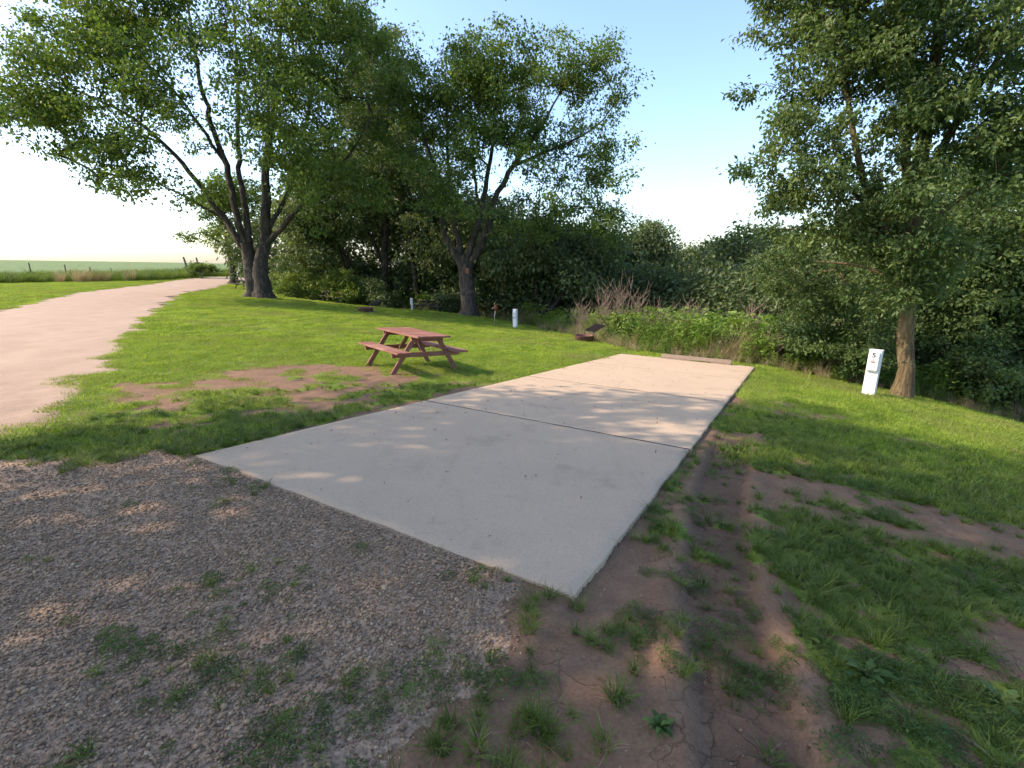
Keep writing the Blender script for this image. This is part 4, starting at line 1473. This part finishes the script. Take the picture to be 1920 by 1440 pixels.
picnic_table('red-stained wooden picnic table on the lawn left of the pad', -2.09, 9.82, R(129), M['red_wood'])
p = at(800, 586, 33)
picnic_table('weathered grey picnic table beside a white post near the forked maple', p[0], p[1], R(120), M['grey_wood'])
p = at(628, 565, 35)
picnic_table('dark picnic table half lost under the shrubs at the wood edge', p[0], p[1], R(170), M['grey_wood'])
p = at(463, 540, 42)
picnic_table('distant picnic table seen just left of the big maple trunk', p[0], p[1], R(160), M['grey_wood'])

# ---------------------------------------------------------------- power pedestals
def text_mesh(name, s, size, mat, parent, loc, rot):
    cu = bpy.data.curves.new(name, 'FONT')
    cu.body = s
    cu.size = size
    cu.extrude = .0015
    cu.offset = .004
    cu.align_x = 'CENTER'
    o = bpy.data.objects.new(name, cu)
    COL.objects.link(o)
    dg = bpy.context.evaluated_depsgraph_get()
    me = bpy.data.meshes.new_from_object(o.evaluated_get(dg))
    bpy.data.objects.remove(o)
    me.materials.clear()
    me.materials.append(mat)
    q = link(bpy.data.objects.new(name, me), parent)
    q.location = loc
    q.rotation_euler = rot
    return q


def pedestal(label, x, y, face, mat, number=None, h=1.0, w=.23, dp=.15, marks=True):
    """front faces local -y"""
    root = empty('power_pedestal', g3(x, y), face)
    tag(root, label, 'pedestal', 'white power pedestals')
    MB().box((0, 0, h * .5 - .06), (w, dp, h + .12 - .012), bevel=.008).build('body', mat, root)
    MB().box((0, 0, h - .002), (w + .012, dp + .012, .014), bevel=.004).build('cap', mat, root)
    cv = MB().box((-.008, -dp / 2 - .017, h - .235), (w * .82, .034, .40), bevel=.014).build('cover', mat, root)
    MB().box((-.008, -dp / 2 - .022, h - .448), (w * .72, .05, .018), bevel=.006).build('drip_lip', M['galv'], root)
    MB().box((0, -dp / 2 - .002, .075), (w - .01, .004, .006), bevel=0).build('seam', M['galv'], root)
    if number:
        text_mesh('number', number, .14, M['dark'], cv, (-.012, -dp / 2 - .0355, h - .15), (R(90), 0, 0))
    if marks:
        MB().lathe([(.0, .004), (.016, .004), (.019, -.004), (0, -.004)], 14, close=False).build('lock', M['galv'], cv).matrix_local = Matrix.Translation((-.012, -dp / 2 - .037, h - .205)) @ Matrix.Rotation(R(90), 4, 'X')
        MB().box((-.012, -dp / 2 - .036, h - .25), (.08, .005, .03), bevel=.002).build('sticker', M['dead_leaf'] if number else M['dark'], cv)
        MB().tube([(.012 + .02 * math.cos(a), -dp / 2 - .040, h - .335 + .045 * math.sin(a)) for a in np.linspace(-1.9, 1.0, 9)], .004, 6).build('handle', M['galv'], cv)
    return root


pedestal('white power pedestal marked 5 standing by the ash trunk', 7.78, 10.1, R(-46), M['white'], '5')
p = at(966, 612, 26)
pedestal('white power pedestal on the lawn next to the red hydrant', p[0], p[1], R(-28), M['white'], None)
p = at(773, 582, 33)
pedestal('slim white post-like pedestal left of the far grey table', p[0], p[1], R(-70), M['offwhite'], None, .82, .12, .12, False)

# ---------------------------------------------------------------- yard hydrant
p = at(927, 616, 25)
hy = empty('yard_hydrant', g3(p[0], p[1]))
tag(hy, 'thin pipe yard hydrant with red head and spout', 'hydrant')
MB().tube([(0, 0, -.1), (.02, 0, .5), (.06, 0, .92)], .021, 10).build('pipe', M['galv'], hy, True)
hd = MB().tube([(.055, 0, .84), (.06, 0, .93), (.065, 0, 1.0), (.068, 0, 1.08), (.07, 0, 1.12)], [.035, .05, .06, .052, .03], 12).build('head', M['red_iron'], hy, True)
MB().tube([(.04, 0, .99), (-.05, 0, .985), (-.085, 0, .965), (-.095, 0, .91)], [.024, .022, .022, .026], 10).build('spout', M['galv'], hd, True)
MB().tube([(.07, 0, 1.12), (.12, 0, 1.09), (.15, 0, .98), (.13, 0, .86)], [.016, .015, .014, .016], 8).build('lever', M['red_iron'], hd, True)
MB().tube([(.115, 0, .84), (.068, 0, .9), (.066, 0, 1.1)], .01, 6).build('linkage', M['red_iron'], hd)

# ---------------------------------------------------------------- fire rings
def fire_ring(label, u, v, d, rad, slab, turn):
    p = at(u, v, d)
    b = g3(p[0], p[1])
    root = empty('fire_ring', b, turn)
    tag(root, label, 'fire ring', 'steel campfire rings')
    MB().lathe([(rad, -.05), (rad + .012, .24), (rad + .03, .25), (rad + .03, .238), (rad + .02, .23), (rad + .008, -.05)][::-1], 40).build('ring', M['rust'], root, True)
    if slab:
        MB().lathe([(0, -.08), (rad + .16, -.08), (rad + .17, .02), (rad + .15, .03), (0, .03)], 40, close=False).build('hearth', M['stop'], root)
    else:
        MB().lathe([(0, .03), (rad - .02, .02)], 32, close=False).build('ash_bed', M['black_steel'], root)
    MB().lathe([(.0, .006), (.024, .006), (.028, -.006), (0, -.006)], 12, close=False).build('tag_plate', M['white'], root).matrix_local = Matrix.Rotation(-turn, 4, 'Z') @ Matrix.Translation((-rad * .75, -rad * .68, .17)) @ Matrix.Rotation(R(-42), 4, 'Z') @ Matrix.Rotation(R(90), 4, 'X')
    gr = empty_part('grate', root)
    gr.matrix_local = Matrix.Translation((rad * .8, .1, .26)) @ Matrix.Rotation(R(-24), 4, 'Y')
    for sd in (-.3, .3):
        MB().tube([(-.02, sd, -.28), (0, sd, .02), (.08, sd, .09)], .012, 6).build('swing_arm', M['black_steel'], gr)
    mb = MB().tube([(.05, -.33, .09), (.66, -.33, .09), (.66, .33, .09), (.05, .33, .09), (.05, -.33, .09)], .013, 6)
    mb.build('grate_frame', M['black_steel'], gr)
    for k in range(15):
        yy = -.29 + .58 * k / 14
        MB().tube([(.05, yy, .09), (.66, yy, .09)], .009, 5).build('grate_bar', M['black_steel'], gr)


def empty_part(name, parent):
    o = bpy.data.objects.new(name, None)
    return link(o, parent)


fire_ring('rusty steel fire ring on open lawn beside the weeds', 1095, 640, 19.2, .36, False, R(25))
fire_ring('dark steel fire ring on a concrete hearth in the maple shade', 686, 587, 26.5, .38, True, R(35))

# ---------------------------------------------------------------- wheel stop
ws = empty('wheel_stop')
tag(ws, 'brown concrete wheel stop lying across the far end of the pad', 'wheel stop')
prof = [(-.085, 0), (-.085, .05), (-.055, .125), (.055, .125), (.085, .05), (.085, 0)]
L_ = 1.86
vs, fs = [], []
seg = 24
for i in range(seg + 1):
    xx = -L_ / 2 + L_ * i / seg
    slot = 0 if not (7 <= i <= 13) else .03
    endk = .965 if i in (0, seg) else 1
    for (a, b) in prof:
        vs.append((xx, a * endk + rng.normal(0, .0015), max(b * endk, slot if b == 0 else b * endk) + rng.normal(0, .0015)))
for i in range(seg):
    for k in range(6):
        fs.append((i * 6 + k, i * 6 + (k + 1) % 6, (i + 1) * 6 + (k + 1) % 6, (i + 1) * 6 + k))
fs += [tuple(range(6))[::-1], tuple(seg * 6 + k for k in range(6))]
MB().add(vs, fs).build('bar', M['stop'], ws)
for sx in (-.62, .62):
    MB().lathe([(0, .131), (.016, .131), (.019, .12), (0, .12)], 10, (sx, 0, 0), close=False).build('anchor_pin', M['rust'], ws)
sS, tT = PAD_L - .09, 1.5
cx, cy = PAD_O[0] + sS * PAD_D[0] + tT * PAD_C[0], PAD_O[1] + sS * PAD_D[1] + tT * PAD_C[1]
ax, ay = Vector((PAD_C[0], PAD_C[1], 0)), Vector((PAD_D[0], PAD_D[1], -PAD_SLOPE)).normalized()
ws.matrix_world = Matrix.Translation((cx, cy, -PAD_SLOPE * sS + .004)) @ Matrix((ax, -ay, ax.cross(-ay))).transposed().to_4x4()

# ---------------------------------------------------------------- posts, fence and notice board
def post(name, label, u, vb, vt, d, r0, mat, cat, group=None, lean=(0, 0), square=False):
    p = at(u, vb, d)
    b = g3(p[0], p[1])
    top = at(u, vt, d)[2] - b[2]
    root = empty(name, b)
    tag(root, label, cat, group)
    if square:
        MB().bar((0, 0, -.2), (lean[0], lean[1], top), r0 * 2, r0 * 2).build('shaft', mat, root)
    else:
        MB().tube([(0, 0, -.3), (lean[0] * .5 + .01, lean[1] * .5, top * .5), (lean[0], lean[1], top)], [r0, r0 * .97, r0 * .85], 9).build('shaft', mat, root)
    MB().lathe([(0, .03), (r0 * .5, .02), (r0 * .9, -.01)], 9, (lean[0], lean[1], top), close=False).build('post_top', mat, root)


NTH = ['first', 'second', 'third', 'fourth', 'fifth', 'sixth']
for k, (u, vt, d) in enumerate([(60, 493, 44), (126, 496.5, 46), (172, 500.5, 48), (211, 503, 50), (258, 505, 52), (281, 506.5, 54)]):
    post('fence_post', NTH[k] + ' thin fence post from the left in the tan grass', u, 520, vt, d, .055, M['grey_wood'], 'fence post', 'posts of the field fence')
post('leaning_pole', 'left of two leaning wooden poles by the field corner', 355, 515, 482, 54, .11, M['post_wood'], 'pole', 'leaning poles', (-.35, 0))
post('leaning_pole', 'right of two leaning wooden poles by the field corner', 376, 515, 483, 56, .10, M['post_wood'], 'pole', 'leaning poles', (-.2, 0))
post('wooden_stake', 'short pale wooden stake in front of the rounded shrub', 565, 560, 545, 35.5, .045, M['post_wood'], 'stake', None, (0, 0), True)

p = at(449, 527, 50)
nb = empty('notice_board', g3(p[0], p[1]), R(-25))
tag(nb, 'tall white notice stand behind the bent-trunk roadside tree', 'notice board')
for sx in (-.27, .27):
    MB().box((sx, 0, 1.5), (.09, .09, 3.2)).build('post', M['offwhite'], nb)
MB().box((.0, -.05, 1.15), (.5, .03, .8)).build('panel', M['offwhite'], nb)
MB().box((.0, -.05, 2.1), (.44, .03, .9)).build('notice_panel', M['dark'], nb)
MB().box((.02, -.07, 1.42), (.2, .01, .08)).build('header', M['dark'], nb)
MB().box((.0, 0, 3.12), (.72, .2, .05)).build('roof_strip', M['offwhite'], nb)
